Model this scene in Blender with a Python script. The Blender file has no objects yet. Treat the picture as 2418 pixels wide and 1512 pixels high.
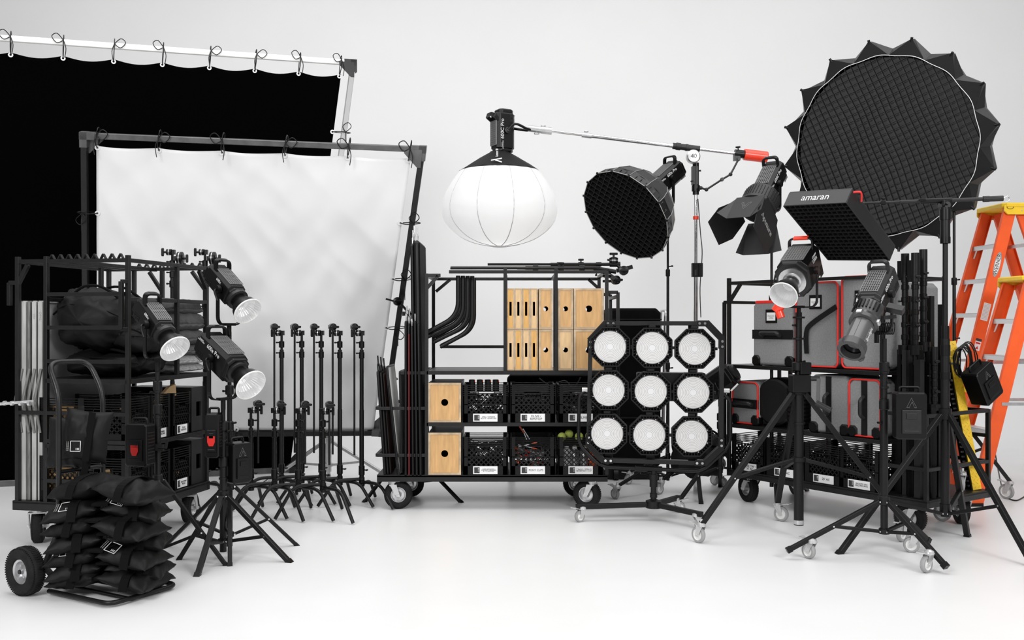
import bpy, math, random
from mathutils import Matrix, Vector, noise
PI = math.pi
S = bpy.context.scene
C = S.collection
F = 2300.0; HZ = 765.0; CZ = 1.38          # focal length in pixels, horizon row, eye height

# ---------- camera ----------
cam_d = bpy.data.cameras.new('camera'); cam = bpy.data.objects.new('camera', cam_d); C.objects.link(cam)
cam.location = (0, 0, CZ); cam.rotation_euler = (PI/2, 0, 0)
cam_d.sensor_width = 36; cam_d.lens = 36*F/2418; cam_d.shift_y = (HZ-756)/2418
cam_d.clip_end = 100
S.camera = cam
# ---------- light ----------
S.view_settings.view_transform = 'Standard'; S.view_settings.look = 'None'
S.view_settings.exposure = 0.07; S.view_settings.gamma = 1
wd = bpy.data.worlds.new('world'); S.world = wd; wd.use_nodes = True
wd.node_tree.nodes['Background'].inputs[0].default_value = (1, 1, 1, 1)
wd.node_tree.nodes['Background'].inputs[1].default_value = 0.24
def area(name, loc, target, size, sy, power):
    d = bpy.data.lights.new(name, 'AREA'); d.shape = 'RECTANGLE'; d.size = size; d.size_y = sy; d.energy = power
    o = bpy.data.objects.new(name, d); C.objects.link(o); o.location = loc
    o.rotation_euler = (Vector(target)-Vector(loc)).to_track_quat('-Z', 'Y').to_euler()
    return o
area('overhead_studio_light', (0.2, 6.2, 6.8), (0.3, 7.2, 0), 12, 5, 460)
area('cyclorama_wash_light', (0.6, 9.6, 6.9), (0.6, 13.0, 1.2), 15, 1.6, 92)
area('front_fill_light', (-3.5, -1.0, 4.6), (0, 7.5, 0.6), 2.6, 2.0, 350)  # unseen fill light, added to brighten the silk and other camera-facing surfaces
area('front_fill_light', (4.5, 0.0, 4.2), (0.5, 7.5, 0.8), 2.4, 1.8, 270)  # second added fill light, unseen, from the right of the camera

# ---------- materials ----------
MATS = {}
def mat(name, col, rough=0.5, metal=0.0, spec=0.5, var=0.0, vscale=8.0, bump=0.0, bscale=60.0, stretch=None, coat=0.0, sheen=0.0, trans=0.0):
    m = bpy.data.materials.new(name); m.use_nodes = True; MATS[name] = m
    nt = m.node_tree; b = nt.nodes['Principled BSDF']
    b.inputs['Base Color'].default_value = (*col, 1); b.inputs['Roughness'].default_value = rough
    b.inputs['Metallic'].default_value = metal; b.inputs['Specular IOR Level'].default_value = spec
    b.inputs['Coat Weight'].default_value = coat; b.inputs['Sheen Weight'].default_value = sheen
    b.inputs['Transmission Weight'].default_value = trans
    tc = nt.nodes.new('ShaderNodeTexCoord'); mp = nt.nodes.new('ShaderNodeMapping')
    nt.links.new(tc.outputs['Object'], mp.inputs[0])
    if stretch: mp.inputs['Scale'].default_value = stretch
    if var > 0:
        n = nt.nodes.new('ShaderNodeTexNoise'); n.inputs['Scale'].default_value = vscale; n.inputs['Detail'].default_value = 6
        r = nt.nodes.new('ShaderNodeValToRGB'); nt.links.new(mp.outputs[0], n.inputs['Vector'])
        r.color_ramp.elements[0].position = 0.3; r.color_ramp.elements[1].position = 0.7
        r.color_ramp.elements[0].color = (*[max(0, c*(1-var)) for c in col], 1)
        r.color_ramp.elements[1].color = (*[min(1, c*(1+var)) for c in col], 1)
        nt.links.new(n.outputs['Fac'], r.inputs[0]); nt.links.new(r.outputs[0], b.inputs['Base Color'])
    if bump > 0:
        n2 = nt.nodes.new('ShaderNodeTexNoise'); n2.inputs['Scale'].default_value = bscale; n2.inputs['Detail'].default_value = 4
        bp = nt.nodes.new('ShaderNodeBump'); bp.inputs['Strength'].default_value = bump; bp.inputs['Distance'].default_value = 0.01
        nt.links.new(mp.outputs[0], n2.inputs['Vector']); nt.links.new(n2.outputs['Fac'], bp.inputs['Height'])
        nt.links.new(bp.outputs[0], b.inputs['Normal'])
    return m
M_cyc = mat('cyclorama_paint', (0.80, 0.80, 0.80), 0.55, spec=0.25, var=0.012, vscale=1.2, bump=0.03, bscale=3)
M_floor = mat('studio_floor_paint', (0.77, 0.77, 0.77), 0.35, spec=0.35, var=0.015, vscale=2.0, bump=0.02, bscale=4)
M_blk = mat('black_powder_coat', (0.0035, 0.0035, 0.0036), 0.42, spec=0.32, var=0.25, vscale=30, bump=0.06, bscale=250)
M_rig = mat('black_steel_tube', (0.006, 0.006, 0.006), 0.38, spec=0.42, var=0.35, vscale=22, bump=0.08, bscale=180)
M_pl = mat('black_plastic', (0.003, 0.003, 0.0031), 0.34, spec=0.3, bump=0.03, bscale=300)
M_dk = mat('dark_grey_plastic', (0.012, 0.012, 0.0125), 0.4, spec=0.4, var=0.15, vscale=40)
M_fab = mat('black_fabric', (0.002, 0.002, 0.002), 0.8, spec=0.12, bump=0.25, bscale=14, sheen=0.02)
M_fab2 = mat('black_nylon_fabric', (0.0035, 0.0035, 0.0036), 0.6, spec=0.25, bump=0.35, bscale=10)
M_duve = mat('black_duvetyne', (0.0006, 0.0006, 0.0006), 0.95, spec=0.02, bump=0.1, bscale=4)
M_chr = mat('chrome', (0.72, 0.72, 0.73), 0.16, metal=1.0)
M_alu = mat('brushed_aluminium', (0.60, 0.60, 0.61), 0.32, metal=0.9, var=0.1, vscale=30)
M_zinc = mat('zinc_plated_steel', (0.66, 0.66, 0.66), 0.30, metal=0.6, var=0.1, vscale=20)
M_refl = mat('reflector_silver', (0.86, 0.86, 0.86), 0.30, metal=0.55, bump=0.12, bscale=90)
M_wht = mat('white_paint', (0.80, 0.80, 0.79), 0.5, var=0.06, vscale=12)
M_wood = mat('birch_plywood', (0.58, 0.34, 0.14), 0.55, var=0.16, vscale=5, stretch=(9, 9, 1.2), bump=0.05, bscale=40)
M_wood2 = mat('pale_pine', (0.68, 0.46, 0.24), 0.55, var=0.14, vscale=5, stretch=(9, 9, 1.2), bump=0.05, bscale=40)
M_wood3 = mat('honey_pine', (0.66, 0.37, 0.11), 0.55, var=0.18, vscale=5, stretch=(9, 9, 1.2), bump=0.05, bscale=40)
M_wedge = mat('worn_plywood_edge', (0.46, 0.34, 0.22), 0.7, var=0.28, vscale=14, bump=0.1, bscale=60)
M_rub = mat('tyre_rubber', (0.012, 0.012, 0.012), 0.75, spec=0.2, var=0.3, vscale=20, bump=0.2, bscale=90)
M_grub = mat('grey_rubber', (0.33, 0.33, 0.33), 0.6)
M_card = mat('label_card', (0.80, 0.80, 0.80), 0.5)
M_ink = mat('label_ink', (0.03, 0.03, 0.03), 0.6)
M_winkp = mat('white_print', (0.72, 0.72, 0.72), 0.5)
M_ginkp = mat('grey_print', (0.35, 0.35, 0.34), 0.5)
M_red = mat('red_plastic', (0.62, 0.015, 0.012), 0.4)
M_redw = mat('red_enamel', (0.85, 0.045, 0.015), 0.35, coat=0.3)
M_org = mat('orange_fibreglass', (0.88, 0.105, 0.012), 0.42, var=0.06, vscale=10)
M_yel = mat('yellow_plastic', (0.86, 0.56, 0.02), 0.45, var=0.06, vscale=15)
M_grey = mat('grey_case_fabric', (0.23, 0.23, 0.232), 0.85, spec=0.2, var=0.12, vscale=90, bump=0.2, bscale=200)
M_blan = mat('grey_moving_blanket', (0.05, 0.05, 0.051), 0.6, var=0.3, vscale=20, bump=0.6, bscale=18)
M_blan2 = mat('pale_grey_blanket', (0.30, 0.30, 0.30), 0.9, var=0.2, vscale=40, bump=0.6, bscale=40)
M_silk = mat('white_silk_cloth', (0.93, 0.93, 0.93), 0.8, spec=0.1, bump=0.12, bscale=5)
M_lant = mat('white_lantern_fabric', (0.93, 0.93, 0.93), 0.8, spec=0.1, bump=0.05, bscale=20)
for m_, k_ in ((M_lant, .65), (M_silk, .22)):     # thin cloth lets light through
    nt = m_.node_tree; b = nt.nodes['Principled BSDF']; o_ = nt.nodes['Material Output']; tr = nt.nodes.new('ShaderNodeBsdfTranslucent'); mx = nt.nodes.new('ShaderNodeMixShader')
    tr.inputs[0].default_value = (.95, .95, .95, 1); mx.inputs[0].default_value = k_; nt.links.new(b.outputs[0], mx.inputs[1]); nt.links.new(tr.outputs[0], mx.inputs[2]); nt.links.new(mx.outputs[0], o_.inputs[0])
M_ball = mat('tennis_ball_felt', (0.42, 0.50, 0.10), 0.9, bump=0.3, bscale=200)
M_gpipe = mat('grey_aluminium_pipe', (0.12, 0.12, 0.12), 0.38, metal=0.5, var=0.25, vscale=12)
M_foam = mat('worn_white_board', (0.42, 0.42, 0.41), 0.7, var=0.22, vscale=7, stretch=(6, 6, 0.7))
M_foam2 = mat('worn_grey_board', (0.16, 0.16, 0.155), 0.75, var=0.45, vscale=10, stretch=(8, 8, 1))
M_board = mat('pale_board_face', (0.30, 0.30, 0.30), 0.6, var=0.15, vscale=3)

# ---------- geometry ----------
def T(x=0, y=0, z=0): return Matrix.Translation((x, y, z))
def R(a, ax='Z'): return Matrix.Rotation(a, 4, ax)
def deg(a): return a*PI/180
def frame(p, n, up=(0, 0, 1)):
    """matrix with local +Z along n, local +Y close to up, origin at p"""
    z = Vector(n).normalized(); u = Vector(up)
    x = u.cross(z)
    if x.length < 1e-5: x = Vector((1, 0, 0)).cross(z)
    if x.length < 1e-5: x = Vector((0, 1, 0)).cross(z)
    x.normalize(); y = z.cross(x)
    m = Matrix((x, y, z)).transposed().to_4x4(); m.translation = Vector(p); return m
def G(px, py):
    D = F*CZ/(py-HZ); return Vector(((px-1209)*D/F, D, 0))
def P(px, py, D): return Vector(((px-1209)*D/F, D, CZ-(py-HZ)*D/F))
class MB:
    def __init__(s): s.v = []; s.f = []; s.sm = []; s.M = Matrix(); s.cut = []
    def mark(s): s.cut.append((len(s.v), len(s.f))); return s       # next shapes are a piece of their own
    def add(s, vs, fs, smooth=False, M=None):
        A = s.M @ M if M is not None else s.M
        o = len(s.v); s.v += [A @ Vector(v) for v in vs]
        s.f += [tuple(i+o for i in f) for f in fs]; s.sm += [smooth]*len(fs); return s
    def box(s, c, d, M=None):
        x, y, z = d[0]/2, d[1]/2, d[2]/2
        vs = [(c[0]+a*x, c[1]+b*y, c[2]+e*z) for a in (-1, 1) for b in (-1, 1) for e in (-1, 1)]
        return s.add(vs, [(0, 1, 3, 2), (4, 6, 7, 5), (0, 4, 5, 1), (2, 3, 7, 6), (0, 2, 6, 4), (1, 5, 7, 3)], False, M)
    def cbox(s, c, d, ch, M=None, ax=2):
        """box with chamfered edges along axis ax and a small rim chamfer on its ends"""
        k = [i for i in range(3) if i != ax]
        def ring(h, inset):
            w, l = d[k[0]]/2-inset, d[k[1]]/2-inset; q = min(ch, w*0.9, l*0.9)
            pts = [(w-q, -l), (w, -l+q), (w, l-q), (w-q, l), (-w+q, l), (-w, l-q), (-w, -l+q), (-w+q, -l)]
            o = []
            for a, b in pts:
                v = [0, 0, 0]; v[k[0]] = c[k[0]]+a; v[k[1]] = c[k[1]]+b; v[ax] = c[ax]+h; o.append(tuple(v))
            return o
        e = min(ch*0.4, d[ax]*0.2); H = d[ax]/2
        rs = [ring(-H, e), ring(-H+e, 0), ring(H-e, 0), ring(H, e)]
        vs = sum(rs, []); fs = []
        for i in range(3):
            for j in range(8): a = i*8+j; b = i*8+(j+1) % 8; fs.append((a, b, b+8, a+8))
        fs += [tuple(range(7, -1, -1)), tuple(range(24, 32))]
        return s.add(vs, fs, False, M)
    def beam(s, p, q, w, h=None, up=(0, 0, 1), M=None):
        h = h or w; p = Vector(p); q = Vector(q); L = (q-p).length
        return s.box((0, 0, L/2), (w, h, L), (M if M is not None else Matrix()) @ frame(p, q-p, up))
    def lathe(s, prof, M=None, n=20, ang=35, smooth=True, cap=True):
        """profile [(r,z)...] turned about local Z; sharp corners get their own rings"""
        rings = []; segs = []
        P_ = [Vector((r, z)) for r, z in prof]
        vs = []; fs = []
        def ring(pt):
            o = len(vs)
            for i in range(n): a = 2*PI*i/n; vs.append((pt.x*math.cos(a), pt.x*math.sin(a), pt.y))
            return o
        prev = None
        for i in range(len(P_)-1):
            a = ring(P_[i]) if prev is None else prev
            b = ring(P_[i+1])
            for j in range(n): fs.append((a+j, a+(j+1) % n, b+(j+1) % n, b+j))
            prev = b
            if i+2 < len(P_):
                d1 = P_[i+1]-P_[i]; d2 = P_[i+2]-P_[i+1]
                if d1.length > 1e-9 and d2.length > 1e-9 and d1.angle(d2) > deg(ang): prev = None
        s.add(vs, fs, smooth, M)
        if cap:
            for k, rev in ((0, True), (-1, False)):
                if prof[k][0] > 1e-5:
                    r, z = prof[k]; c = [(r*math.cos(2*PI*i/n), r*math.sin(2*PI*i/n), z) for i in range(n)]
                    s.add(c, [tuple(range(n-1, -1, -1)) if rev else tuple(range(n))], False, M)
        return s
    def cyl(s, p, q, r, r2=None, n=14, M=None):
        p = Vector(p); q = Vector(q); L = (q-p).length
        return s.lathe([(r, 0), (r if r2 is None else r2, L)], (M if M is not None else Matrix()) @ frame(p, q-p), n)
    def tube(s, pts, r, n=8, M=None, closed=False):
        P_ = [Vector(p) for p in pts]
        if closed: P_ = P_+[P_[0]]
        vs = []; fs = []; ref = None; k = len(P_)
        for i in range(k):
            if closed and i in (0, k-1): t = (P_[1]-P_[0]).normalized()+(P_[-1]-P_[-2]).normalized()
            elif i == 0: t = P_[1]-P_[0]
            elif i == k-1: t = P_[-1]-P_[-2]
            else: t = (P_[i+1]-P_[i]).normalized()+(P_[i]-P_[i-1]).normalized()
            if t.length < 1e-9: t = P_[min(i+1, k-1)]-P_[i-1 if i else 0]
            t.normalize()
            if ref is None:
                ref = t.cross(Vector((0, 0, 1)))
                if ref.length < 0.1: ref = t.cross(Vector((1, 0, 0)))
            u = (ref-t*ref.dot(t)).normalized(); ref = u; w = t.cross(u)
            for j in range(n): a = 2*PI*j/n; vs.append(P_[i]+u*(r*math.cos(a))+w*(r*math.sin(a)))
        for i in range(k-1):
            for j in range(n): fs.append((i*n+j, i*n+(j+1) % n, (i+1)*n+(j+1) % n, (i+1)*n+j))
        s.add(vs, fs, True, M)
        if not closed:
            s.add(vs[:n], [tuple(range(n-1, -1, -1))], False, M); s.add(vs[-n:], [tuple(range(n))], False, M)
        return s
    def prism(s, poly, z0, z1, M=None):
        n = len(poly); vs = [(x, y, z0) for x, y in poly]+[(x, y, z1) for x, y in poly]
        fs = [tuple(range(n-1, -1, -1)), tuple(range(n, 2*n))]+[(i, (i+1) % n, n+(i+1) % n, n+i) for i in range(n)]
        return s.add(vs, fs, False, M)
    def sphere(s, c, r, n=12, M=None, sc=(1, 1, 1)):
        vs = []; fs = []; m = n//2
        for i in range(m+1):
            a = PI*i/m
            for j in range(n): b = 2*PI*j/n; vs.append((c[0]+sc[0]*r*math.sin(a)*math.cos(b), c[1]+sc[1]*r*math.sin(a)*math.sin(b), c[2]+sc[2]*r*math.cos(a)))
        for i in range(m):
            for j in range(n): fs.append((i*n+j, (i+1)*n+j, (i+1)*n+(j+1) % n, i*n+(j+1) % n))
        return s.add(vs, fs, True, M)
    def plate_hole(s, w, h, hole, t, M=None):
        """plate in the XY plane (thickness t towards -Z) with a hole polygon"""
        hs = []; os_ = []
        cor = [math.atan2(h, w), PI-math.atan2(h, w), -PI+math.atan2(h, w), -math.atan2(h, w)]
        angs = sorted([math.atan2(y, x) for x, y in hole]+cor)
        def outp(a):
            c, d = math.cos(a), math.sin(a); k = min(w/2/abs(c) if abs(c) > 1e-9 else 1e9, h/2/abs(d) if abs(d) > 1e-9 else 1e9); return (c*k, d*k)
        def inp(a):
            c, d = math.cos(a), math.sin(a); n = len(hole)
            for i in range(n):
                x1, y1 = hole[i]; x2, y2 = hole[(i+1) % n]; ex, ey = x2-x1, y2-y1
                den = c*ey-d*ex
                if abs(den) < 1e-12: continue
                k = (x1*ey-y1*ex)/den; u = (x1*d-y1*c)/den
                if k > 0 and -1e-6 <= u <= 1+1e-6: return (c*k, d*k)
            return hole[0]
        n = len(angs); A = [outp(a) for a in angs]; B = [inp(a) for a in angs]
        vs = [(x, y, 0) for x, y in A]+[(x, y, 0) for x, y in B]+[(x, y, -t) for x, y in A]+[(x, y, -t) for x, y in B]
        fs = []
        for i in range(n):
            j = (i+1) % n
            fs += [(i, j, n+j, n+i), (2*n+j, 2*n+i, 3*n+i, 3*n+j), (n+i, n+j, 3*n+j, 3*n+i), (j, i, 2*n+i, 2*n+j)]
        return s.add(vs, fs, False, M)
    def pillow(s, w, d, h, seed=0, M=None, n=16, wr=0.25, sag=0.0, p=2.6, e_=0.55, pinch=0.10):
        """stuffed bag: fat middle, pinched seam, pointed corners, creases"""
        top = []; bot = []; rnd = random.Random(seed); o = Vector((rnd.random()*50, rnd.random()*50, 0))
        for i in range(n+1):
            for j in range(n+1):
                u = 2*i/n-1; v = 2*j/n-1
                f = (max(0, 1-abs(u)**p)*max(0, 1-abs(v)**p))**e_
                pin = 1-pinch*(1-abs(u*v))*max(abs(u), abs(v))**4
                x = u*w/2*pin*(1-0.04*f); y = v*d/2*pin*(1-0.04*f)
                q = (noise.noise(Vector((x*14, y*14, 0))+o)*0.35-abs(noise.noise(Vector((x*26+y*9, y*10, 4))+o))*0.30)*wr*h*(0.3+f)
                dz = -sag*(u*u)
                e = noise.noise(Vector((x*30, y*30, 3))+o)*0.012*(1-f)
                top.append((x, y, h/2*f+q*0.6+dz+e)); bot.append((x, y, -h/2*f*0.8+q*0.3+dz-0.004+e))
        N = n+1; fs = []
        for i in range(n):
            for j in range(n):
                a = i*N+j; fs.append((a, a+N, a+N+1, a+1)); b = a+N*N; fs.append((b, b+1, b+N+1, b+N))
        L = [(i*N) for i in range(N)]+[(n*N+j) for j in range(1, N)]+[(i*N+n) for i in range(n-1, -1, -1)]+[j for j in range(n-1, 0, -1)]
        for i in range(len(L)): a, b = L[i], L[(i+1) % len(L)]; fs.append((a, a+N*N, b+N*N, b))
        return s.add(top+bot, fs, True, M)
    def obj(s, name, m, parent=None, label=None, bevel=0, local=True):
        me = bpy.data.meshes.new(name); me.from_pydata([tuple(v) for v in s.v], [], s.f)
        me.polygons.foreach_set('use_smooth', s.sm); me.update()
        me.materials.append(m); o = bpy.data.objects.new(name, me); C.objects.link(o)
        if parent is not None: o.parent = parent
        if label: o['label'] = label
        if bevel:
            b = o.modifiers.new('bevel', 'BEVEL'); b.width = bevel; b.segments = 2; b.limit_method = 'ANGLE'; b.angle_limit = deg(40)
        return o
def each(mb, name, m, parent, **kw):
    """one object per marked piece"""
    cuts = [c for c in mb.cut if c[1] < len(mb.f)]+[(len(mb.v), len(mb.f))]; out = []
    for (v0, f0), (v1, f1) in zip(cuts[:-1], cuts[1:]):
        if f1 == f0: continue
        q = MB(); q.v = mb.v[v0:v1]; q.f = [tuple(i-v0 for i in f) for f in mb.f[f0:f1]]; q.sm = mb.sm[f0:f1]; out.append(q.obj(name, m, parent, **kw))
    return out
def tag(o, label, cat, group=None, kind=None):
    if label: o['label'] = label
    if cat: o['category'] = cat
    if group: o['group'] = group
    if kind: o['kind'] = kind
    return o
def thing(name, label, cat, M=None, group=None):
    o = bpy.data.objects.new(name, None); C.objects.link(o); o.empty_display_size = 0.05
    if M is not None:
        o.matrix_world = M if isinstance(M, Matrix) else T(*M)
    return tag(o, label, cat, group)
def dup(root, M=None, label=None, group=None, parent=None, only=None):
    c = root.copy(); C.objects.link(c)
    if parent is not None: c.parent = parent
    if M is not None: c.matrix_world = M
    if label: c['label'] = label
    if group: c['group'] = group
    for ch in list(root.children):
        if only is None or ch.name.split('.')[0] in only: dup(ch, parent=c)
    return c
def struct(o): o['kind'] = 'structure'; return o
def text(name, body, size, M, m, parent=None, label=None, align='CENTER', ext=0.0006, spacing=1.0, outline=False):
    cu = bpy.data.curves.new('lettering', 'FONT'); cu.body = body; cu.size = size; cu.extrude = ext
    cu.align_x = align; cu.align_y = 'CENTER'; cu.space_line = 0.85; cu.space_character = spacing; cu.resolution_u = 3
    if outline: cu.fill_mode = 'NONE'; cu.bevel_depth = size*0.018; cu.extrude = 0; cu.bevel_resolution = 0
    t = bpy.data.objects.new('lettering', cu)
    me = bpy.data.meshes.new_from_object(t); bpy.data.objects.remove(t); bpy.data.curves.remove(cu)
    me.name = name; me.transform(M); me.materials.clear(); me.materials.append(m)
    o = bpy.data.objects.new(name, me); C.objects.link(o)
    if parent is not None: o.parent = parent
    if label: o['label'] = label
    return o
def smoothpath(pts, k=6):
    """Catmull-Rom through points"""
    P_ = [Vector(p) for p in pts]; out = []
    for i in range(len(P_)-1):
        a = P_[max(i-1, 0)]; b = P_[i]; c = P_[i+1]; d = P_[min(i+2, len(P_)-1)]
        for j in range(k):
            t = j/k
            out.append(0.5*((2*b)+(c-a)*t+(2*a-5*b+4*c-d)*t*t+(3*b-a-3*c+d)*t**3))
    out.append(P_[-1]); return out
def roundpath(pts, r, k=5):
    """polyline with rounded corners of radius r"""
    P_ = [Vector(p) for p in pts]; out = [P_[0]]
    for i in range(1, len(P_)-1):
        a, b, c = P_[i-1], P_[i], P_[i+1]; d1 = (a-b); d2 = (c-b)
        rr = min(r, d1.length*0.45, d2.length*0.45); s0 = b+d1.normalized()*rr; s1 = b+d2.normalized()*rr
        for j in range(k+1):
            t = j/k; out.append(s0*(1-t)**2+b*2*t*(1-t)+s1*t*t)
    out.append(P_[-1]); return out
# text facing -Y (towards the camera): local XY -> world XZ
FACE = R(PI/2, 'X')

# ---------- setting: floor, cove and wall of the white cyclorama ----------
mb = MB()
prof = []
W0, YB, RC = 12.0, 13.0, 2.2
mb.add([(-W0, -3, 0), (W0, -3, 0), (W0, YB-RC, 0), (-W0, YB-RC, 0)], [(0, 1, 2, 3)])
floor = struct(mb.obj('floor', M_floor))
mb = MB(); vs = []; fs = []; n = 16
pp = [(YB-RC+RC*math.sin(PI/2*i/n), RC-RC*math.cos(PI/2*i/n)) for i in range(n+1)]+[(YB, 7.6)]
for y, z in pp: vs += [(-W0, y, z), (W0, y, z)]
for i in range(len(pp)-1): fs.append((2*i, 2*i+1, 2*i+3, 2*i+2))
mb.add(vs, fs, True)
struct(mb.obj('wall_back', M_cyc))
# ---------- casters ----------
def big_caster(parent, x, y, ztop, yaw, r=0.106):
    """pneumatic caster under a platform; wheel axis along local X turned by yaw"""
    M = T(x, y, 0) @ R(yaw)
    trail = 0.04
    f = MB(); f.M = M
    f.box((0, 0, ztop-0.004), (0.11, 0.10, 0.008)); f.cyl((0, 0, ztop-0.03), (0, 0, ztop-0.006), 0.035)
    f.box((0, 0, ztop-0.034), (0.10, 0.055, 0.008))
    for s_ in (-1, 1):
        f.add([(s_*0.047, -0.025, ztop-0.03), (s_*0.047, 0.025, ztop-0.03), (s_*0.047, trail+0.014, r-0.014), (s_*0.047, trail-0.014, r-0.014),
               (s_*0.053, -0.025, ztop-0.03), (s_*0.053, 0.025, ztop-0.03), (s_*0.053, trail+0.014, r-0.014), (s_*0.053, trail-0.014, r-0.014)],
              [(0, 1, 2, 3), (7, 6, 5, 4), (0, 4, 5, 1), (1, 5, 6, 2), (2, 6, 7, 3), (3, 7, 4, 0)])
    f.cyl((-0.062, trail, r), (0.062, trail, r), 0.009)
    f.box((0.0, trail-0.005, r-0.002), (0.118, 0.012, 0.02))
    fo = f.obj('caster', M_zinc, parent, 'zinc swivel fork')
    t = MB(); Mw = M @ T(0, trail, r) @ R(PI/2, 'Y')
    w = 0.034
    t.lathe([(0.056, -w*0.8), (0.075, -w), (r*0.86, -w*0.98), (r*0.95, -w*0.7), (r, -w*0.35), (r, w*0.35), (r*0.95, w*0.7), (r*0.86, w*0.98), (0.075, w), (0.056, w*0.8), (0.056, -w*0.8)], Mw, 40, cap=False, ang=60)
    for i in range(48):
        for z in (-1, 1):
            a = 2*PI*(i+0.25*z)/48; t.box((0, 0, 0), (0.004, 0.008, 0.016), Mw @ R(a) @ T(r*0.945, 0, z*w*0.55) @ R(z*0.3, 'Y'))
    t.obj('tyre', M_rub, fo)
    h = MB()
    for z in (-1, 1):
        h.lathe([(0.0, z*0.012), (0.02, z*0.03), (0.026, z*0.012), (0.045, z*0.008), (0.053, z*0.026), (0.058, z*0.027), (0.058, 0)], Mw, 24, cap=False)
    h.obj('wheel_hub', M_alu, fo)
    return fo
def small_caster(parent, x, y, ztop, yaw, r=0.05, name='caster'):
    M = T(x, y, 0) @ R(yaw); tr = 0.028
    f = MB(); f.M = M
    f.cyl((0, 0, 2*r+0.006), (0, 0, ztop), 0.011, n=10); f.lathe([(0.012, 2*r+0.03), (0.026, 2*r+0.022), (0.028, 2*r+0.004), (0.014, 2*r)], Matrix(), 14)
    for s_ in (-1, 1):
        f.add([(s_*0.017, -0.022, 2*r+0.008), (s_*0.017, 0.03, 2*r+0.008), (s_*0.017, tr+0.012, r-0.01), (s_*0.017, tr-0.012, r-0.01),
               (s_*0.020, -0.022, 2*r+0.008), (s_*0.020, 0.03, 2*r+0.008), (s_*0.020, tr+0.012, r-0.01), (s_*0.020, tr-0.012, r-0.01)],
              [(0, 1, 2, 3), (7, 6, 5, 4), (0, 4, 5, 1), (1, 5, 6, 2), (2, 6, 7, 3), (3, 7, 4, 0)])
    f.box((0, 0.004, 2*r+0.009), (0.042, 0.055, 0.004)); f.cyl((-0.023, tr, r), (0.023, tr, r), 0.006, n=8)
    fo = f.obj(name, M_zinc, parent, 'zinc swivel fork')
    b = MB(); b.M = M; b.box((0, 0, 0), (0.034, 0.055, 0.004), T(0, 0.055, 2*r+0.016) @ R(0.25, 'X')); b.box((0, 0.085, 2*r+0.024), (0.044, 0.014, 0.006))
    b.obj('brake_pedal', M_zinc, fo)
    t = MB(); Mw = M @ T(0, tr, r) @ R(PI/2, 'Y'); w = 0.013
    t.lathe([(r*0.70, -w), (r*0.93, -w), (r, -w*0.6), (r, w*0.6), (r*0.93, w), (r*0.70, w), (r*0.70, -w)], Mw, 24, cap=False)
    t.obj('wheel_tread', M_grub, fo)
    h = MB(); h.lathe([(0.0, -w*1.05), (r*0.25, -w*1.05), (r*0.3, -w*0.5), (r*0.62, -w*0.5), (r*0.70, -w*0.9), (r*0.70, w*0.9), (r*0.62, w*0.5), (r*0.3, w*0.5), (r*0.25, w*1.05), (0.0, w*1.05)], Mw, 20, cap=False)
    h.obj('wheel_disc', M_wht, fo)
    return fo

# ---------- equipment carts ----------
def cart(label, M, L, D, ztop, zplat, posts, shelves, bars, casters, pth=0.047, teeth=(), extra=None):
    t = thing('equipment_cart', label, 'cart', M)
    m = MB()
    m.box((L/2, D/2, zplat-0.009), (L, D, 0.018))
    for a, b in (((0, 0.02), (L, 0.02)), ((0, D-0.02), (L, D-0.02)), ((0.02, 0.02), (0.02, D-0.02)), ((L-0.02, 0.02), (L-0.02, D-0.02))):
        m.beam((a[0], a[1], zplat-pth/2-0.004), (b[0], b[1], zplat-pth/2-0.004), 0.04, pth, up=(0, 0, 1))
    m.obj('platform', M_rig, t, bevel=0.002)
    for p in posts:
        q = MB(); q.beam((p[0], p[1], p[2]), (p[0], p[1], p[3]), 0.026, up=(0, 1, 0)); q.obj('post', M_rig, t, bevel=0.002)
    for (x0, x1, y0, y1, z) in shelves:
        q = MB()
        q.box(((x0+x1)/2, (y0+y1)/2, z-0.006), (x1-x0, y1-y0-0.02, 0.010))
        q.beam((x0, y0, z-0.015), (x1, y0, z-0.015), 0.026, 0.028); q.beam((x0, y1, z-0.015), (x1, y1, z-0.015), 0.026, 0.028)
        q.beam((x0, y0, z-0.015), (x0, y1, z-0.015), 0.026, 0.028); q.beam((x1, y0, z-0.015), (x1, y1, z-0.015), 0.026, 0.028)
        q.obj('shelf', M_rig, t, bevel=0.002)
    q = MB()
    for a, b in bars: q.mark().beam(a, b, 0.024, up=(0, 0, 1) if abs(Vector(b).z-Vector(a).z) < 0.5*(Vector(b)-Vector(a)).length else (0, 1, 0))
    each(q, 'rail', M_rig, t, bevel=.002)
    for a, b, nn in teeth:
        q = MB(); a = Vector(a); b = Vector(b); d = (b-a)/nn
        for i in range(nn):
            c = a+d*(i+0.5); h = 0.028
            q.beam(c-d*0.28, c+Vector((0, 0, h)), 0.006, 0.02, up=d.cross(Vector((0, 0, 1)))); q.beam(c+d*0.28, c+Vector((0, 0, h)), 0.006, 0.02, up=d.cross(Vector((0, 0, 1))))
        q.obj('notched_rack', M_rig, t)
    for x, y, yaw in casters: big_caster(t, x, y, zplat-pth, yaw)
    return t

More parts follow.
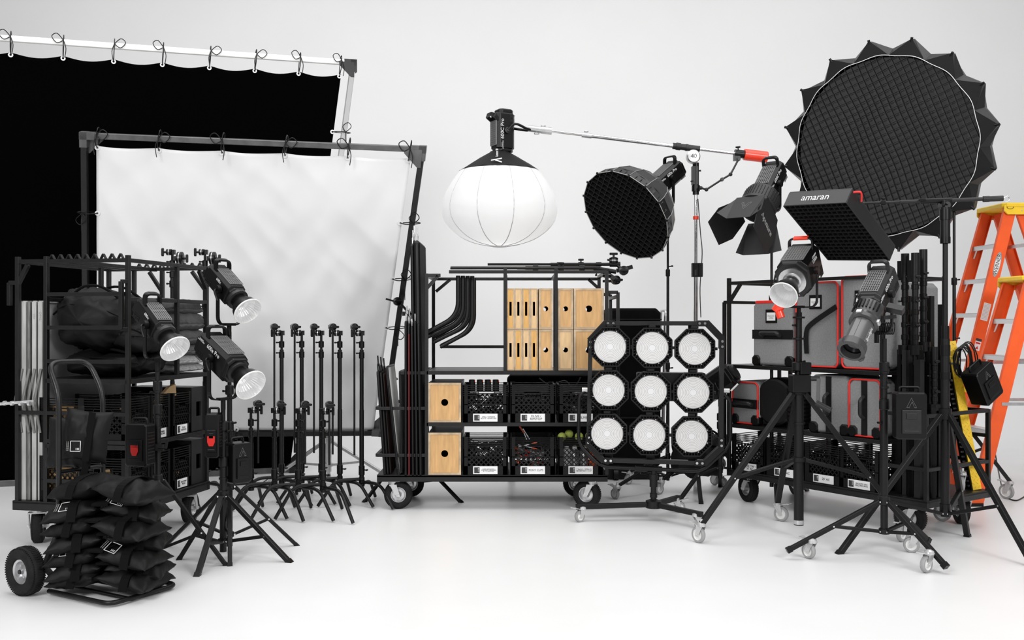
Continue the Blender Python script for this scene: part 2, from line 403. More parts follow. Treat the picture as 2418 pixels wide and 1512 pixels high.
s3 = F/7.2
def cx(px): return (px-890)/s3
def cz(py): return CZ-(py-HZ)/s3
MC = T((890-1209)/s3, 7.2, 0)
ZP, ZS2, ZS1, ZT = cz(1122), cz(998), cz(876), cz(640)
x0, x1 = cx(1007), cx(1433)
cart('long black steel equipment cart with pale apple boxes, in the middle of the studio', MC, 1.706, 0.66, ZT, ZP,
     [(x0, .013, ZP, ZT-.02), (x0, .647, ZP, ZT-.02), (x1, .013, ZP, ZT), (x1, .647, ZP, ZT), (cx(1193), .013, ZS1, ZT+.02), (cx(1313), .013, ZS1, ZT+.02), (cx(1193), .647, ZS1, ZT), (cx(1313)+.02, .647, ZS1, ZT)],
     [(x0, x1, .013, .647, ZS1), (x0, x1, .013, .647, ZS2)],
     [((x0-.012, .013, ZT-.032), (cx(1040), .013, ZT-.032)), ((x0+.02, .647, ZT-.03), (x1, .647, ZT-.03)), ((cx(1060), .013, ZT-.006), (x1, .013, ZT-.006)), ((x0, .013, ZT-.03), (x0, .647, ZT-.03)), ((x1, .013, ZT-.012), (x1, .647, ZT-.012)),
      ((cx(1193), .013, ZT-.03), (cx(1193), .647, ZT-.03)), ((cx(1313), .013, ZT-.03), (cx(1313), .647, ZT-.03)),
      ((x0, .013, cz(682)), (cx(1034), .013, ZT-.035)), ((x0+.02, .647, cz(682)), (cx(1050), .647, ZT-.035)), ((x1, .647, cz(675)), (cx(1405), .647, ZT-.03)),
      ((cx(1024), .647, cz(824)), (cx(1193), .647, cz(824))),
      # side rack for flags on the left
      ((cx(945), .013, cz(881)), (x0, .013, cz(881))), ((cx(945), .013, cz(881)), (cx(945), .647, cz(881))), ((cx(945), .647, cz(881)), (x0, .647, cz(881))),
      ((cx(890), .013, cz(965)), (x0, .013, cz(965))), ((cx(890), .013, cz(965)), (cx(890), .647, cz(965))), ((cx(890), .647, cz(965)), (x0, .647, cz(965))),
      ((cx(890), .013, cz(1076)), (x0, .013, cz(1076))), ((cx(890), .013, cz(1076)), (cx(890), .647, cz(1076))), ((cx(890), .647, cz(1076)), (x0, .647, cz(1076))),
      # handle frame on the right end
      ((x1, .05, cz(690)), (cx(1461), .05, cz(690))), ((cx(1461), .05, cz(690)), (cx(1461), .05, cz(1000))), ((x1, .60, cz(690)), (cx(1461), .60, cz(690))), ((cx(1461), .60, cz(690)), (cx(1461), .60, cz(1000))), ((cx(1461), .05, cz(700)), (cx(1461), .60, cz(700))), ((x1, .05, cz(1000)), (cx(1461), .05, cz(1000))), ((x1, .60, cz(1000)), (cx(1461), .60, cz(1000)))],
     [(cx(925), .07, deg(-82)), (cx(938), .57, deg(-80)), (cx(1400), .07, deg(65)), (cx(1385), .57, deg(70))])
# bolts on the top rail
# ---------- milk crates ----------
CW, CD, CH_ = 0.335, 0.335, 0.278
def make_crate(label, M, group=None, w=CW, d=CD, h=CH_):
    t = thing('milk_crate', label, 'crate', M, group)
    m = MB(); e = 0.012
    for sx in (-1, 1):
        for y in (e/2, d-e/2): m.box((sx*(w/2-0.020), y, h/2), (0.036, e, h)); 
        for y in (0.02, d-0.02): m.box((sx*(w/2-e/2), y, h/2), (e, 0.04, h))
    m.box((0, d/2, 0.006), (w-0.01, d-0.01, 0.012))
    def side(Ms, L):
        m.box((0, 0, h*0.115), (L, e, h*0.23), Ms)                       # solid foot band
        for k in range(6):                                       # ribs under the rim, broken by the hand hole
            z_ = h-0.006-k*0.0148
            if k < 4: m.box((0, -0.002, z_), (L, e, 0.0052), Ms)
            else:
                for s_ in (-1, 1): m.box((s_*(L/2+.063)/2, -0.002, z_), (L/2-.063, e, 0.0052), Ms)
        m.box((0, 0, h*0.47), (L, e, 0.006), Ms);
        a, b = -L/2+0.036, L/2-0.036; z0, z1 = h*0.23, h*0.68; st = 0.043
        hh = z1-z0; k = -3
        x = a-hh
        while x < b:
            for dirn in (1, -1):
                xs, xe = (x, x+hh)
                p, q = max(xs, a), min(xe, b)
                if q > p:
                    zp, zq = (z0+(p-xs), z0+(q-xs)) if dirn == 1 else (z1-(p-xs), z1-(q-xs))
                    m.beam(Ms @ Vector((p, 0, zp)), Ms @ Vector((q, 0, zq)), 0.0036, 0.008)
            x += st*0.82
        for z in (h*0.64, h*0.76): m.box((0, -0.003, z), (0.13, e, 0.006), Ms)
        for xx in (-0.063, 0.063): m.box((xx, -0.003, h*0.70), (0.006, e, h*0.12), Ms)
    side(T(0, e/2, 0), w-0.01); side(T(0, d-e/2, 0), w-0.01)
    side(T(w/2-e/2, d/2, 0) @ R(PI/2), d-0.02); side(T(-w/2+e/2, d/2, 0) @ R(PI/2), d-0.02)
    m.obj('crate_body', M_pl, t)
    return t
def crate_label(t, lines, size=0.028, w=0.18, h=0.058, x=0.0, z=0.034):
    c = MB(); c.box((x, -0.002, z), (w, 0.002, h)); lo = c.obj('label_card', M_card, t)
    k = MB(); k.box((x-w/2+0.028, -0.0036, z), (0.040, 0.0012, 0.043)); sq = k.obj('label_emblem', M_ink, lo)
    k = MB()
    for i in range(3): k.box((x-w/2+0.040, -0.0046, z+0.012-i*0.009), (0.010, 0.0012, 0.003))
    k.obj('emblem_bar', M_winkp, lo)
    text('lettering', lines, size, T(x+0.024, -0.0034, z) @ FACE, M_ink, lo)
    return lo
crate0 = None; crate_used = False
def crate(label, M, lines=None, size=0.024, group=None, **kw):
    global crate0
    if crate0 is None: crate0 = t = make_crate(label, M, group)
    else: t = dup(crate0, M, label, group, only=('crate_body',))
    if lines: crate_label(t, lines, size, **kw)
    return t
def junk(label, M, seed, w=0.27, d=0.27, z0=0.015, z1=0.21, n=60, m=None, parent=None):
    """a tangle of clamps and fittings lying in a crate"""
    rnd = random.Random(seed); q = MB()
    for i in range(n):
        c = Vector((rnd.uniform(-w/2, w/2), 0.02+rnd.uniform(0.01, d), rnd.uniform(z0+.02, z1)))
        A = T(*c) @ R(rnd.uniform(0, 6), 'Z') @ R(rnd.uniform(-1, 1), 'X')
        k = rnd.random()
        if k < .4: q.cyl((-.03, 0, 0), (.035, 0, 0), rnd.uniform(.006, .014), n=8, M=A)
        elif k < .7: q.box((0, 0, 0), (rnd.uniform(.03, .09), .02, rnd.uniform(.015, .04)), A)
        else: q.tube([(math.cos(a)*.026, math.sin(a)*.02, 0) for a in [j*PI/5 for j in range(10)]], .004, 6, A, closed=True)
    o = q.obj('hardware_pile', m or M_dk); o.matrix_world = M
    tag(o, label, 'hardware', kind='stuff'); return o

# ---------- apple boxes (local: front face towards -Y, bottom at z=0) ----------
def circ(r, n=28): return [(r*math.cos(2*PI*i/n), r*math.sin(2*PI*i/n)) for i in range(n)]
def apple(label, M, w, h, d=0.50, hole='round', m=None, group=None, side=None, hr=0.024):
    t = thing('apple_box', label, 'apple box', M, group)
    th = 0.012; hole_p = circ(hr) if hole == 'round' else [(-.0085, -.052), (.0085, -.052), (.0085, .052), (-.0085, .052)]
    b = MB(); e = 0.016 if w > 0.09 else 0.009
    b.plate_hole(w-2*e, h-2*e, hole_p, th, T(0, 0, h/2) @ FACE)
    b.obj('end_panel', m or M_wood, t)
    b = MB(); g_ = .0035
    for sx in (-1, 1): b.box((sx*(w/2-e/2), .004-g_, h/2), (e, .008, h))
    for z_ in (e/2, h-e/2): b.box((0, .004-g_, z_), (w-2*e, .008, e))
    b.obj('edge_frame', M_wedge, t)
    q = MB()
    bk = T(0, d, h/2) @ FACE
    if hole == 'round' and w < .24: q.plate_hole(w, h, hole_p, th, bk)
    else: q.box((0, d-.006, h/2), (w, .012, h))
    q.box((-w/2+e/2, d/2, h/2), (e, d-0.002, h)); q.box((w/2-e/2, d/2, h/2), (e, d-0.002, h))
    q.box((0, d/2, e/2), (w-2*e, d-0.002, e)); q.box((0, d/2, h-e/2), (w-2*e, d-0.002, e))
    q.obj('box_shell', side or M_wedge, t)
    return t
zr1 = ZS1+0.0015
xs = [cx(1205), cx(1223), cx(1242), cx(1261), cx(1288)]
spec_top = [(1204.5, .056, 's', M_wood3), (1223, .056, 's', M_wood2), (1241.5, .056, 's', M_wood3), (1260, .056, 's', M_wood2), (1288, .104, 'round', M_wood)]
hbx = (cz(678)-cz(775))
for row, z in ((0, zr1), (1, zr1+hbx+0.002)):
    for i, (px, w, ho, mm) in enumerate(spec_top):
        if row == 0: mm = [M_wood2, M_wood3, M_wood2, M_wood3, M_wood][i]
        kind = ['quarter', 'quarter', 'quarter', 'quarter', 'half'][i]
        order = ['first', 'second', 'third', 'fourth', 'fifth'][i]
        apple('%s apple box, %s from left in the %s row on the central cart' % ('thin slotted' if ho == 's' else 'medium holed', order, ['lower', 'upper'][row]),
              MC @ T(cx(px+1), .02, z), w, hbx, .50, 'round' if ho != 's' else 'slot', mm, 'apple boxes stacked on the top shelf', None, .0185)
    apple('medium holed apple box just right of the second post, %s row' % ['lower', 'upper'][row], MC @ T(cx(1336), .02, z), .113, hbx, .50, 'round', [M_wood2, M_wood][row], 'apple boxes stacked on the top shelf', None, .0185)
    apple('wide apple box at the right end of the %s row on the cart shelf' % ['lower', 'upper'][row], MC @ T(cx(1391), .02, z), .222, hbx, .50, 'round', M_wood, 'apple boxes stacked on the top shelf', None, .025)
# full apple boxes and crates on the two lower levels of the central cart
apple('full apple box with black painted sides on the middle level of the central cart', MC @ T(cx(1050), .0, ZS2+.0015), .242, cz(904)-ZS2-.002, .50, 'round', M_wood, 'black sided apple boxes', M_blk, .026)
apple('full apple box with black painted sides on the bottom level of the central cart', MC @ T(cx(1050), .0, ZP+.0015), .242, cz(1022)-ZP-.002, .50, 'round', M_wood, 'black sided apple boxes', M_blk, .026)
for px, z, lab, lines, sz in ((1146, ZS2, 'black milk crate labelled drill, screws, bolts and adaptors', 'DRILL / SCREWS\nBOLTS / ADAPTORS', .0132),
                              (1258, ZS2, 'black milk crate labelled duve and ripstop', 'DUVE /\nRIPSTOP', .024),
                              (1371, ZS2, 'black milk crate labelled helmets at the middle right end', 'HELMETS', .024),
                              (1146, ZP, 'black milk crate labelled jumbo grip heads and adaptors', 'JUMBO GRIP HEADS /\nGOALPOSTS / PIPE JOINERS\nJR - TVI ADAPTORS', .0092),
                              (1258, ZP, 'black milk crate labelled pony clips', 'PONY CLIPS', .0200),
                              (1371, ZP, 'black milk crate labelled t-balls at the bottom right end', 'T-BALLS / SPRAYS\nSECRETARY / C47', .0145)):
    crate(lab+(' on the central cart' if 'right end' not in lab else ' of the central cart'), MC @ T(cx(px), .0, z+.0015), lines, sz)
junk('dark drills and grey parts piled in the upper left crate of the central cart', MC @ T(cx(1146), 0, ZS2+.01), 1, z1=.19)
junk('grey cases lying in the duve and ripstop crate', MC @ T(cx(1258), 0, ZS2+.01), 2, z1=.14, n=24)
junk('clamps and rings in the upper right crate of the central cart', MC @ T(cx(1371), 0, ZS2+.01), 3, m=M_alu, n=14)
junk('pipe joiners and rings piled in the lower left crate of the central cart', MC @ T(cx(1146), 0, ZP+.01), 4, n=110, m=M_dk)
for i in range(4):
    q = thing('cordless_battery', ['battery standing up at the left of the drill crate', 'second battery standing up in the drill crate', 'third battery standing up in the drill crate', 'battery standing up at the right of the drill crate'][i], 'battery', MC @ T(cx(1113+i*19), .12, ZS2+.235) @ R(.1), 'batteries in the drill crate')
    b = MB(); b.cbox((0, 0, .03), (.045, .07, .09), .01); b.obj('battery_case', M_pl, q)
    b = MB(); b.box((.020, -.036, .066), (.005, .004, .012)); b.obj('release_button', M_org, q)
rnd = random.Random(5)
for i in range(9):   # pony clips
    A = MC @ T(cx(1258)+rnd.uniform(-.11, .11), .05+rnd.uniform(0, .2), ZP+.04+.018*i) @ R(rnd.uniform(0, 6)) @ R(rnd.uniform(-.7, .7), 'X')
    q = thing('spring_clamp', 'spring clamp with %s tips lying in the pony clips crate' % ('orange' if i % 3 else 'red'), 'clamp', A, 'spring clamps in the pony clips crate')
    b = MB(); b.beam((-.06, 0, .02), (.06, 0, -.008), .018, .004); b.beam((-.06, 0, -.02), (.06, 0, .008), .018, .004); b.cyl((0, -.012, 0), (0, .012, 0), .008, n=8); b.obj('jaw', M_zinc, q)
    b = MB(); b.beam((-.085, 0, .026), (-.045, 0, .016), .022, .008); b.beam((-.085, 0, -.026), (-.045, 0, -.016), .022, .008); b.obj('orange_tip', M_org if i % 3 else M_red, q)
q = thing('spring_clamp', 'large spring clamp with orange handle sticking up from the pony clips crate', 'clamp', MC @ T(cx(1238), .2, ZP+.29) @ R(-.4, 'Y'))
b = MB(); b.beam((0, 0, -.06), (0, 0, .03), .02, .006); b.beam((.02, 0, -.06), (.006, 0, .03), .02, .006); b.obj('jaw', M_zinc, q)
b = MB(); b.beam((0, 0, .0), (-.012, 0, .06), .026, .012); b.obj('orange_tip', M_org, q)
for i, (px, y, z) in enumerate(((1328, .06, .275), (1346, .13, .29), (1394, .07, .28), (1370, .12, .27))):
    b = MB(); b.sphere((0, 0, 0), .033, 18); o = b.obj('tennis_ball', M_ball); o.matrix_world = MC @ T(cx(px), y, ZP+z)
    tag(o, ['tennis ball at the left front of the t-balls crate', 'tennis ball behind the front left one in the t-balls crate', 'tennis ball behind the lamp frame post', 'tennis ball in the middle of the t-balls crate'][i], 'tennis ball', 'tennis balls in the crate')
for i, (dx, z, mm) in enumerate(((-.10, .02, M_wht), (-.04, .02, M_alu), (.03, .02, M_alu), (.10, .02, M_org))):
    q = thing('spray_can', ['white spray can at the left of the t-balls crate', 'silver spray can beside the white one', 'silver spray can beside the orange one', 'orange spray can at the right of the t-balls crate'][i], 'spray can', MC @ T(cx(1371)+dx, .06, ZP+z), 'spray cans in the crate')
    b = MB(); b.lathe([(.031, 0), (.032, .004), (.032, .15), (.022, .165), (.012, .168)]); b.obj('can', mm, q)
    b = MB(); b.lathe([(.018, .166), (.018, .185), (.012, .19)]); b.obj('cap', M_wht, q)
# bent black tubes hanging from the top rail
def bent(i, x, y, dz, label):
    q = MB(); pts = [(0, 0, 0), (0, 0, -.30-dz), (-.24-.02*(i % 3), 0, -.43-dz)]
    q.tube(roundpath(pts, .11, 8), .0165, 12); o = q.obj('bent_tube', M_blk); o.matrix_world = MC @ T(x, y, ZT-.03)
    tag(o, label, 'tube', 'bent black tubes hanging on the central cart')
for i in range(8):
    r_, c_ = i % 2, i//2
    bent(i, cx(1080+c_*11), .10+.36*r_+.02*c_, .0+.035*c_, 'bent black tube hanging from the top rail, %s of the %s bunch' % (['first', 'second', 'third', 'last'][c_], ['front', 'rear'][r_]))
# bundled stands lying across the top of the central cart
def knob(m, p, n, r=.02, L=.03):
    p = Vector(p); n = Vector(n).normalized(); m.cyl(p, p+n*L, .005, n=8); A = frame(p+n*L, n); m.cbox((0, 0, .006), (r*2.1, r*.8, .014), .006, A)
def grip_head(parent, A, size=.03, nm='grip_head'):
    """two round jaws with a T handle; axis along local Z"""
    m = MB(); m.M = A
    m.lathe([(size*.5, -.022), (size, -.018), (size, -.004)], None, 20); m.lathe([(size, .004), (size, .018), (size*.5, .024)], None, 20)
    m.cyl((0, 0, -.03), (0, 0, .045), .008, n=8); m.cbox((0, 0, .05), (.062, .018, .018), .006)
    m.box((0, 0, -.034), (.035, .03, .02))
    o = m.obj(nm, M_pl, parent); m2 = MB(); m2.M = A
    m2.lathe([(size*1.01, -.003), (size*1.01, .003)], None, 20); m2.obj('friction_disc', M_alu, o)
    return o
for i, (y, z, xa, xb, r_) in enumerate(((.18, cz(621), cx(1150), cx(1455), .0105), (.10, ZT+.028, cx(1062), cx(1420), .013), (.06, ZT+.022, cx(1062), cx(1380), .008))):
    q = thing('lighting_stand_pole', ['thin black stand pole lying highest across the top of the central cart', 'thick black stand pole lying in the front top rail of the central cart', 'slim black pole lying in front on the central cart top rail'][i], 'pole', MC @ T(xa, y, z))
    L = xb-xa; m = MB(); m.cyl((0, 0, 0), (L*.55, 0, 0), r_*.9); m.cyl((L*.5, 0, 0), (L, 0, 0), r_*1.15)
    m.obj('pole', M_blk, q)
    if i < 2:
        m = MB()
        for k in (.55, .72, .86): m.mark().cyl((L*k, 0, 0), (L*k+.04, 0, 0), r_*1.7)
        each(m, 'collar', M_blk, q); m = MB(); knob(m.mark(), (L*.74, 0, 0), (0, -.3, 1)); knob(m.mark(), (L*.88, 0, 0), (0, -.6, -1)); each(m, 'wing_knob', M_blk, q)
    if i == 0:
        grip_head(q, T(L, 0, .03), .034); grip_head(q, T(L+.07, -.05, -.05) @ R(PI/2, 'X'), .036); m = MB(); m.cyl((L-.03, 0, .0), (L+.05, 0, 0), .02); m.cyl((L+.02, 0, 0), (L+.07, -.03, -.05), .012); m.beam((L+.02, -.02, -.05), (L+.14, -.02, -.02), .03, .03); knob(m, (L-.02, 0, .02), (-1, 0, .6), .016, .02); m.obj('swivel', M_pl, q)
    if i == 1:
        grip_head(q, T(L+.05, 0, -.05) @ R(PI, 'X'), .034); grip_head(q, T(L+.12, .03, -.09) @ R(PI/2, 'X') @ R(.4, 'Y'), .034); m = MB(); m.cyl((L-.05, 0, 0), (L+.12, 0, -.03), .016); m.beam((L+.03, 0, -.03), (L+.14, .02, -.10), .028, .03); knob(m, (L-.02, 0, -.02), (-.3, 0, -1), .018, .03); m.obj('swivel', M_pl, q)
# flags, scrims and diffusion frames in the side rack
def flag(label, x, y, z, w, h, t=.014, m=None, lean=0, rx=0, grp='flags in the side rack of the central cart', pin=True, col=None):
    q = thing('scrim_flag', label, 'flag', MC @ T(x, y, z) @ R(lean, 'Y') @ R(rx, 'X'), grp)
    b = MB(); b.box((0, w/2, h/2), (t, w, h)); b.obj('cloth_panel', m or M_fab, q, bevel=.003)
    b = MB(); r_ = .0048
    b.tube(roundpath([(0, .0, 0), (0, .0, h), (0, w, h), (0, w, 0), (0, 0, 0)], .02, 3), r_+t*.32, 6)
    b.obj('wire_frame', M_blk, q)
    if pin:
        b = MB(); b.tube(roundpath([(0, .02, h), (0, .02, h+.06), (0, .10, h+.06), (0, .10, h)], .02, 4), .005, 8); b.cyl((0, .06, h+.04), (0, .06, h+.12), .0055, n=8); b.obj('hanging_pin', col or M_alu, q)
    return q
zf = ZP+.002
M_dred = mat('dark_red_cloth', (0.25, 0.004, 0.01), 0.7)
flag('tall black flag with silver hook nearest the cart post', cx(993), .03, zf, .50, 1.72, .045, lean=-.018)
flag('tall black flag just left of the widest one', cx(978), .06, zf, .50, 1.70, .03, lean=-.012)
flag('tall black flag behind the others', cx(984), .12, zf, .48, 1.74, .014, lean=-.02)
for i, px in enumerate((958, 966, 975, 984, 993)):
    f_ = flag('medium black flag, %s of the row of five near the cart post' % ['first', 'second', 'third', 'fourth', 'last'][i], cx(px), .0 if i != 1 else .01, zf, .42, 1.13-.02*(i % 3), .016, lean=-.004*i)
q = thing('scrim_flag', 'red edged flag between the medium black flags', 'flag', MC @ T(cx(966), -.005, zf), 'flags in the side rack of the central cart')
b = MB(); b.box((0, .2, .52), (.005, .42, 1.04)); b.obj('cloth_panel', M_dred, q)
for i, px in enumerate((908, 914, 920)):
    flag('short black flag with open end wires, %s from the left in the side rack' % ['first', 'second', 'third'][i], cx(px)+.0, .02+.02*i, zf, .46, .76-.01*i, .018, lean=-.07, col=M_blk)
q = flag('white edged diffusion frame with printed size marks leaning in the side rack', cx(942), -.004, zf, .40, .80, .016, M_wht, lean=-.11, pin=False)
for tx, z_ in (('OVVIO', .70), ('OVVIO', .08)): text('lettering', tx, .022, T(0, -.012, z_) @ FACE @ R(PI/2), M_ink, q)
q = flag('clear diffusion frame with crumpled pale gel beside the white one', cx(948), .01, zf+.02, .42, .74, .010, M_foam, lean=-.02, pin=False)
flag('orange edged frame against the white one', cx(938), .02, zf, .40, .78, .006, M_org, lean=-.11, pin=False)
# black rolling bag and dark backing behind the central cart
q = thing('rolling_case', 'tall black soft rolling bag behind the nine lamp frame', 'bag', T(P(1502, 0, 8.6).x, 8.6, 0))
m = MB(); hb = CZ-(728-HZ)*8.6/F
m.cbox((-.03, .17, .10+(hb-.1)/2), (.50, .34, hb-.1), .04, ax=1); bo = m.obj('bag_body', M_fab, q, bevel=.01)
m = MB()
for z in (hb-.1, hb-.36, .55): m.mark().cbox((-.03, .16, z), (.51, .36, .012), .004, ax=1)
each(m, 'piping', M_fab2, bo)
m = MB(); m.mark().tube(roundpath([(.24, .0, .35), (.265, .0, hb-.02), (.265, .3, hb-.02), (.24, .3, .35)], .05), .012, 8); m.mark().tube(roundpath([(.27, .02, .2), (.29, .02, hb-.05), (.30, .3, hb-.05), (.27, .3, .2)], .05), .008, 8); each(m, 'trolley_handle', M_alu, q)
m = MB(); m.box((-.03, .17, .06), (.48, .3, .1)); 
for sx in (-.2, .16): m.cyl((sx, .0, .05), (sx+.04, .0, .05), .05)
m.obj('wheel_base', M_pl, q)
q = thing('rolling_case', 'wide black soft case standing low behind the central cart', 'bag', T(P(1300, 0, 8.5).x, 8.5, 0))
m = MB(); hb = CZ-(888-HZ)*8.5/F; m.cbox((.05, .16, .20+(hb-.2)/2), (.86, .32, hb-.2), .03, ax=1); bo = m.obj('bag_body', M_duve, q, bevel=.01)
m = MB(); m.tube(smoothpath([(-.1, -.02, hb-.02), (0, -.03, hb-.08), (.12, -.03, hb-.04), (.2, -.03, hb-.10), (.26, -.03, hb-.01)]), .006, 6); m.obj('cord', M_dk, q)
m = MB()
for sx in (-.34, .44): m.mark().cyl((sx, .0, .035), (sx, .30, .035), .035); m.beam((sx, .16, .03), (sx, .16, .25), .04)
each(m, 'foot', M_pl, q)
# ---------- light stands ----------
def stand(label, X, D, ytop, ycol, ybr, feet, joint=0.55, r=.0165, knobs=(), yb=None, cast=(), name='light_stand', m=None, rings=(), lw=.024, cr=.05, steps=(), cyaw=0.6):
    """telescopic column with three legs and braces; feet are floor points"""
    m = m or M_blk
    bx = (X-1209)*D/F; t = thing(name, label, 'stand', T(bx, D, 0))
    z = lambda y: CZ-(y-HZ)*D/F
    zt, zc, zb = z(ytop), z(ycol), z(ybr); z0 = z(yb) if yb else max(.04, zb-.06)
    q = MB(); st = [z0]+sorted(steps and [z(y) for y in steps] or [z0+(zt-z0)*.55, z0+(zt-z0)*.8])+[zt]
    for i in range(len(st)-1):
        rr = r*(1-.17*i); q.cyl((0, 0, st[i]), (0, 0, st[i+1]), max(rr, .008), n=18)
    q.obj('column', m, t)
    q = MB()
    for i in range(1, len(st)-1): q.mark().lathe([(r*1.15, st[i]-.045), (r*1.35, st[i]-.04), (r*1.35, st[i]+.008), (r*1.0, st[i]+.014)], None, 18)
    for y in rings: q.mark().lathe([(r*1.25, z(y)-.006), (r*1.25, z(y)+.006)], None, 18)
    q.mark().lathe([(r*1.1, zc-.02), (r*1.5, zc-.016), (r*1.5, zc+.03), (r*1.15, zc+.036)], None, 18)
    q.mark().lathe([(r*1.1, zb-.016), (r*1.45, zb-.014), (r*1.45, zb+.014), (r*1.1, zb+.016)], None, 18)
    each(q, 'collar', m, t)
    for y, sx in knobs:
        q = MB(); knob(q, (0, 0, z(y)), (sx, -.35, .12), .016, .03); q.obj('wing_knob', M_pl, t)
    for i, fpt in enumerate(feet):
        fp = fpt if isinstance(fpt, Vector) else G(*fpt); d = Vector((fp.x-bx, fp.y-D, 0)); u = d.normalized(); raised = fp.z > .02
        zf_ = fp.z if raised else (2*cr+.02) if (cast and cast[i]) else .006
        a = u*.03+Vector((0, 0, zc)); b = d+Vector((0, 0, zf_))
        q = MB(); q.beam(a, b, lw, lw*1.15, up=u.cross(Vector((0, 0, 1))));
        lg = q.obj('leg', m, t, bevel=.003)
        w = MB(); p = a+(b-a)*joint; w.beam(u*.03+Vector((0, 0, zb)), p, lw*.7, lw*.85, up=u.cross(Vector((0, 0, 1))))
        br = w.obj('brace', m, t, bevel=.002)
        w = MB(); sd = u.cross(Vector((0, 0, 1)))*(lw*.6)
        for c_ in (p, a, u*.03+Vector((0, 0, zb))): w.mark().cyl(c_-sd, c_+sd, .005, n=8)
        each(w, 'bolt', M_chr, t)
        if cast and cast[i]:
            small_caster(t, d.x, d.y, zf_+.03, cyaw+i*1.7, cr)
        else:
            w = MB(); w.box((0, 0, -.008), (lw*1.15, lw*1.3, .03), T(*b) @ frame((0, 0, 0), a-b, u.cross(Vector((0, 0, 1))))); w.obj('rubber_foot', M_pl, lg)
    return t
BODYT = lambda t: Matrix(((1, 0, 0, 0), (0, -math.sin(t), -math.cos(t), 0), (0, math.cos(t), -math.sin(t), 0), (0, 0, 0, 1)))
def yoke(t, hp, hw, w=.028, th=.008, m=None, off=0.0):
    q = MB(); pts = roundpath([(-hw, off, hp), (-hw, off, .012), (hw, off, .012), (hw, off, hp)], .05, 6)
    for i in range(len(pts)-1):
        a, b = pts[i], pts[i+1]; q.beam(a, b, th, w, up=(0, 1, 0))
    for s_ in (-1, 1): q.cyl((s_*(hw-.012), off, hp), (s_*(hw+.012), off, hp), .026, n=20)
    q.box((0, off, .014), (.07, .04, .016)); q.cyl((0, off, -.05), (0, off, .012), .014)
    y = q.obj('yoke', m or M_pl, t)
    q = MB(); sx = -1
    q.tube(smoothpath([(sx*(hw+.012), off, hp), (sx*(hw+.03), off-.01, hp-.015), (sx*(hw+.03), off-.04, hp-.07)], 4), .006, 8); q.obj('tilt_lever', M_pl, y)
    return y
def light(label, M, tilt, size=(.13, .15, .28), hp=.23, zoff=-.05, rl=.12, rm=.092, side=-1, txt=(('600x Pro', .03),), red=False, refl=True, m=None, neck=.055, group=None, yo=0.0, grid=(7, 12)):
    t = thing('studio_light', label, 'light', M, group)
    B = T(0, 0, hp) @ BODYT(tilt); w, h, L = size; m = m or M_pl
    za, zb = zoff-L/2, zoff+L/2
    q = MB(); q.M = B; q.cbox((0, 0, zoff), (w, h, L), min(w, h)*.18, ax=2); q.cbox((0, -h*.06, za-.012), (w*.86, h*.8, .04), min(w, h)*.16, ax=2)
    q.cbox((0, 0, zb+.006), (w*.94, h*.9, .03), min(w, h)*.2, ax=2)
    q.obj('housing', m, t, bevel=.003)
    # top vent
    q = MB(); q.M = B; vw, vl = w*.72, L*.66; vz = zoff+L*.06
    nx, nz = grid
    for i in range(nx+1): q.box((-vw/2+vw*i/nx, h/2+.003, vz), (.0022, .006, vl))
    for i in range(nz+1): q.box((0, h/2+.004, vz-vl/2+vl*i/nz), (vw, .006, .0022))
    q.obj('vent_grille', M_vent, t)
    # side vents
    q = MB(); q.M = B
    for s_ in (-1, 1):
        for i in range(6): q.box((s_*(w/2+.0005), -h*.30, za+.02+i*.011), (.003, h*.28, .004))
    q.obj('side_vent', M_dk, t)
    # rear handle
    q = MB(); q.M = B; zz = za+.01
    hp2 = roundpath([(-w*.38, h*.40, zz+.05), (-w*.38, h*.5+.042, zz+.01), (w*.38, h*.5+.042, zz+.01), (w*.38, h*.40, zz+.05)], .028, 5)
    for i in range(len(hp2)-1): q.beam(hp2[i], hp2[i+1]+(hp2[i+1]-hp2[i]).normalized()*.003, .012, .030, up=(0, .25, 1))
    ho = q.obj('carry_handle', m, t)
    if red: q = MB(); q.M = B; q.cbox((0, h*.5+.044, zz+.009), (w*.48, .018, .036), .005, ax=0); q.obj('red_grip', M_redw, ho)
    # mount ring
    q = MB(); q.M = B; q.lathe([(neck*1.15, zb+.015), (neck*1.2, zb+.02), (neck*1.2, zb+.04), (neck, zb+.045)], None, 28); q.obj('mount_ring', M_dk if not red else M_alu, t)
    if refl:
        z0 = zb+.04; q = MB(); q.M = B
        q.lathe([(neck*.82, z0), (neck*.86, z0+.02), (neck*.98, z0+.035), (rm*.86, z0+rl*.62), (rm, z0+rl)], None, 40, cap=False, ang=80); ro = q.obj('reflector', M_pl, t)
        q = MB(); q.M = B
        n = 36; pr = [(rm*.975, z0+rl-.001), (rm*.84, z0+rl*.62), (neck*.94+(rm*.84-neck*.94)*.3, z0+.035+(rl*.62-.035)*.4), (neck*.92, z0+.037), (neck*.66, z0+.024)]
        vs = []; fs = []
        for r_, z_ in pr:
            for j in range(n*2): a = PI*j/n; k = r_*(1-.018*(j % 2)); vs.append((k*math.cos(a), k*math.sin(a), z_))
        for i in range(len(pr)-1):
            for j in range(n*2): fs.append((i*n*2+j, i*n*2+(j+1) % (n*2), (i+1)*n*2+(j+1) % (n*2), (i+1)*n*2+j))
        q.add(vs, fs, False); q.obj('silver_lining', M_refl, ro)
        q = MB(); q.M = B; q.lathe([(rm*.965, z0+rl-.002), (rm*.965, z0+rl+.004), (rm*1.015, z0+rl+.003), (rm*1.015, z0+rl-.003)], None, 40, cap=False); q.obj('reflector_rim', M_wht, ro)
        q = MB(); q.M = B; q.lathe([(0, z0+.022), (neck*.5, z0+.02), (neck*.70, z0+.024)], None, 24, cap=False); q.obj('led_emitter', M_card, t)
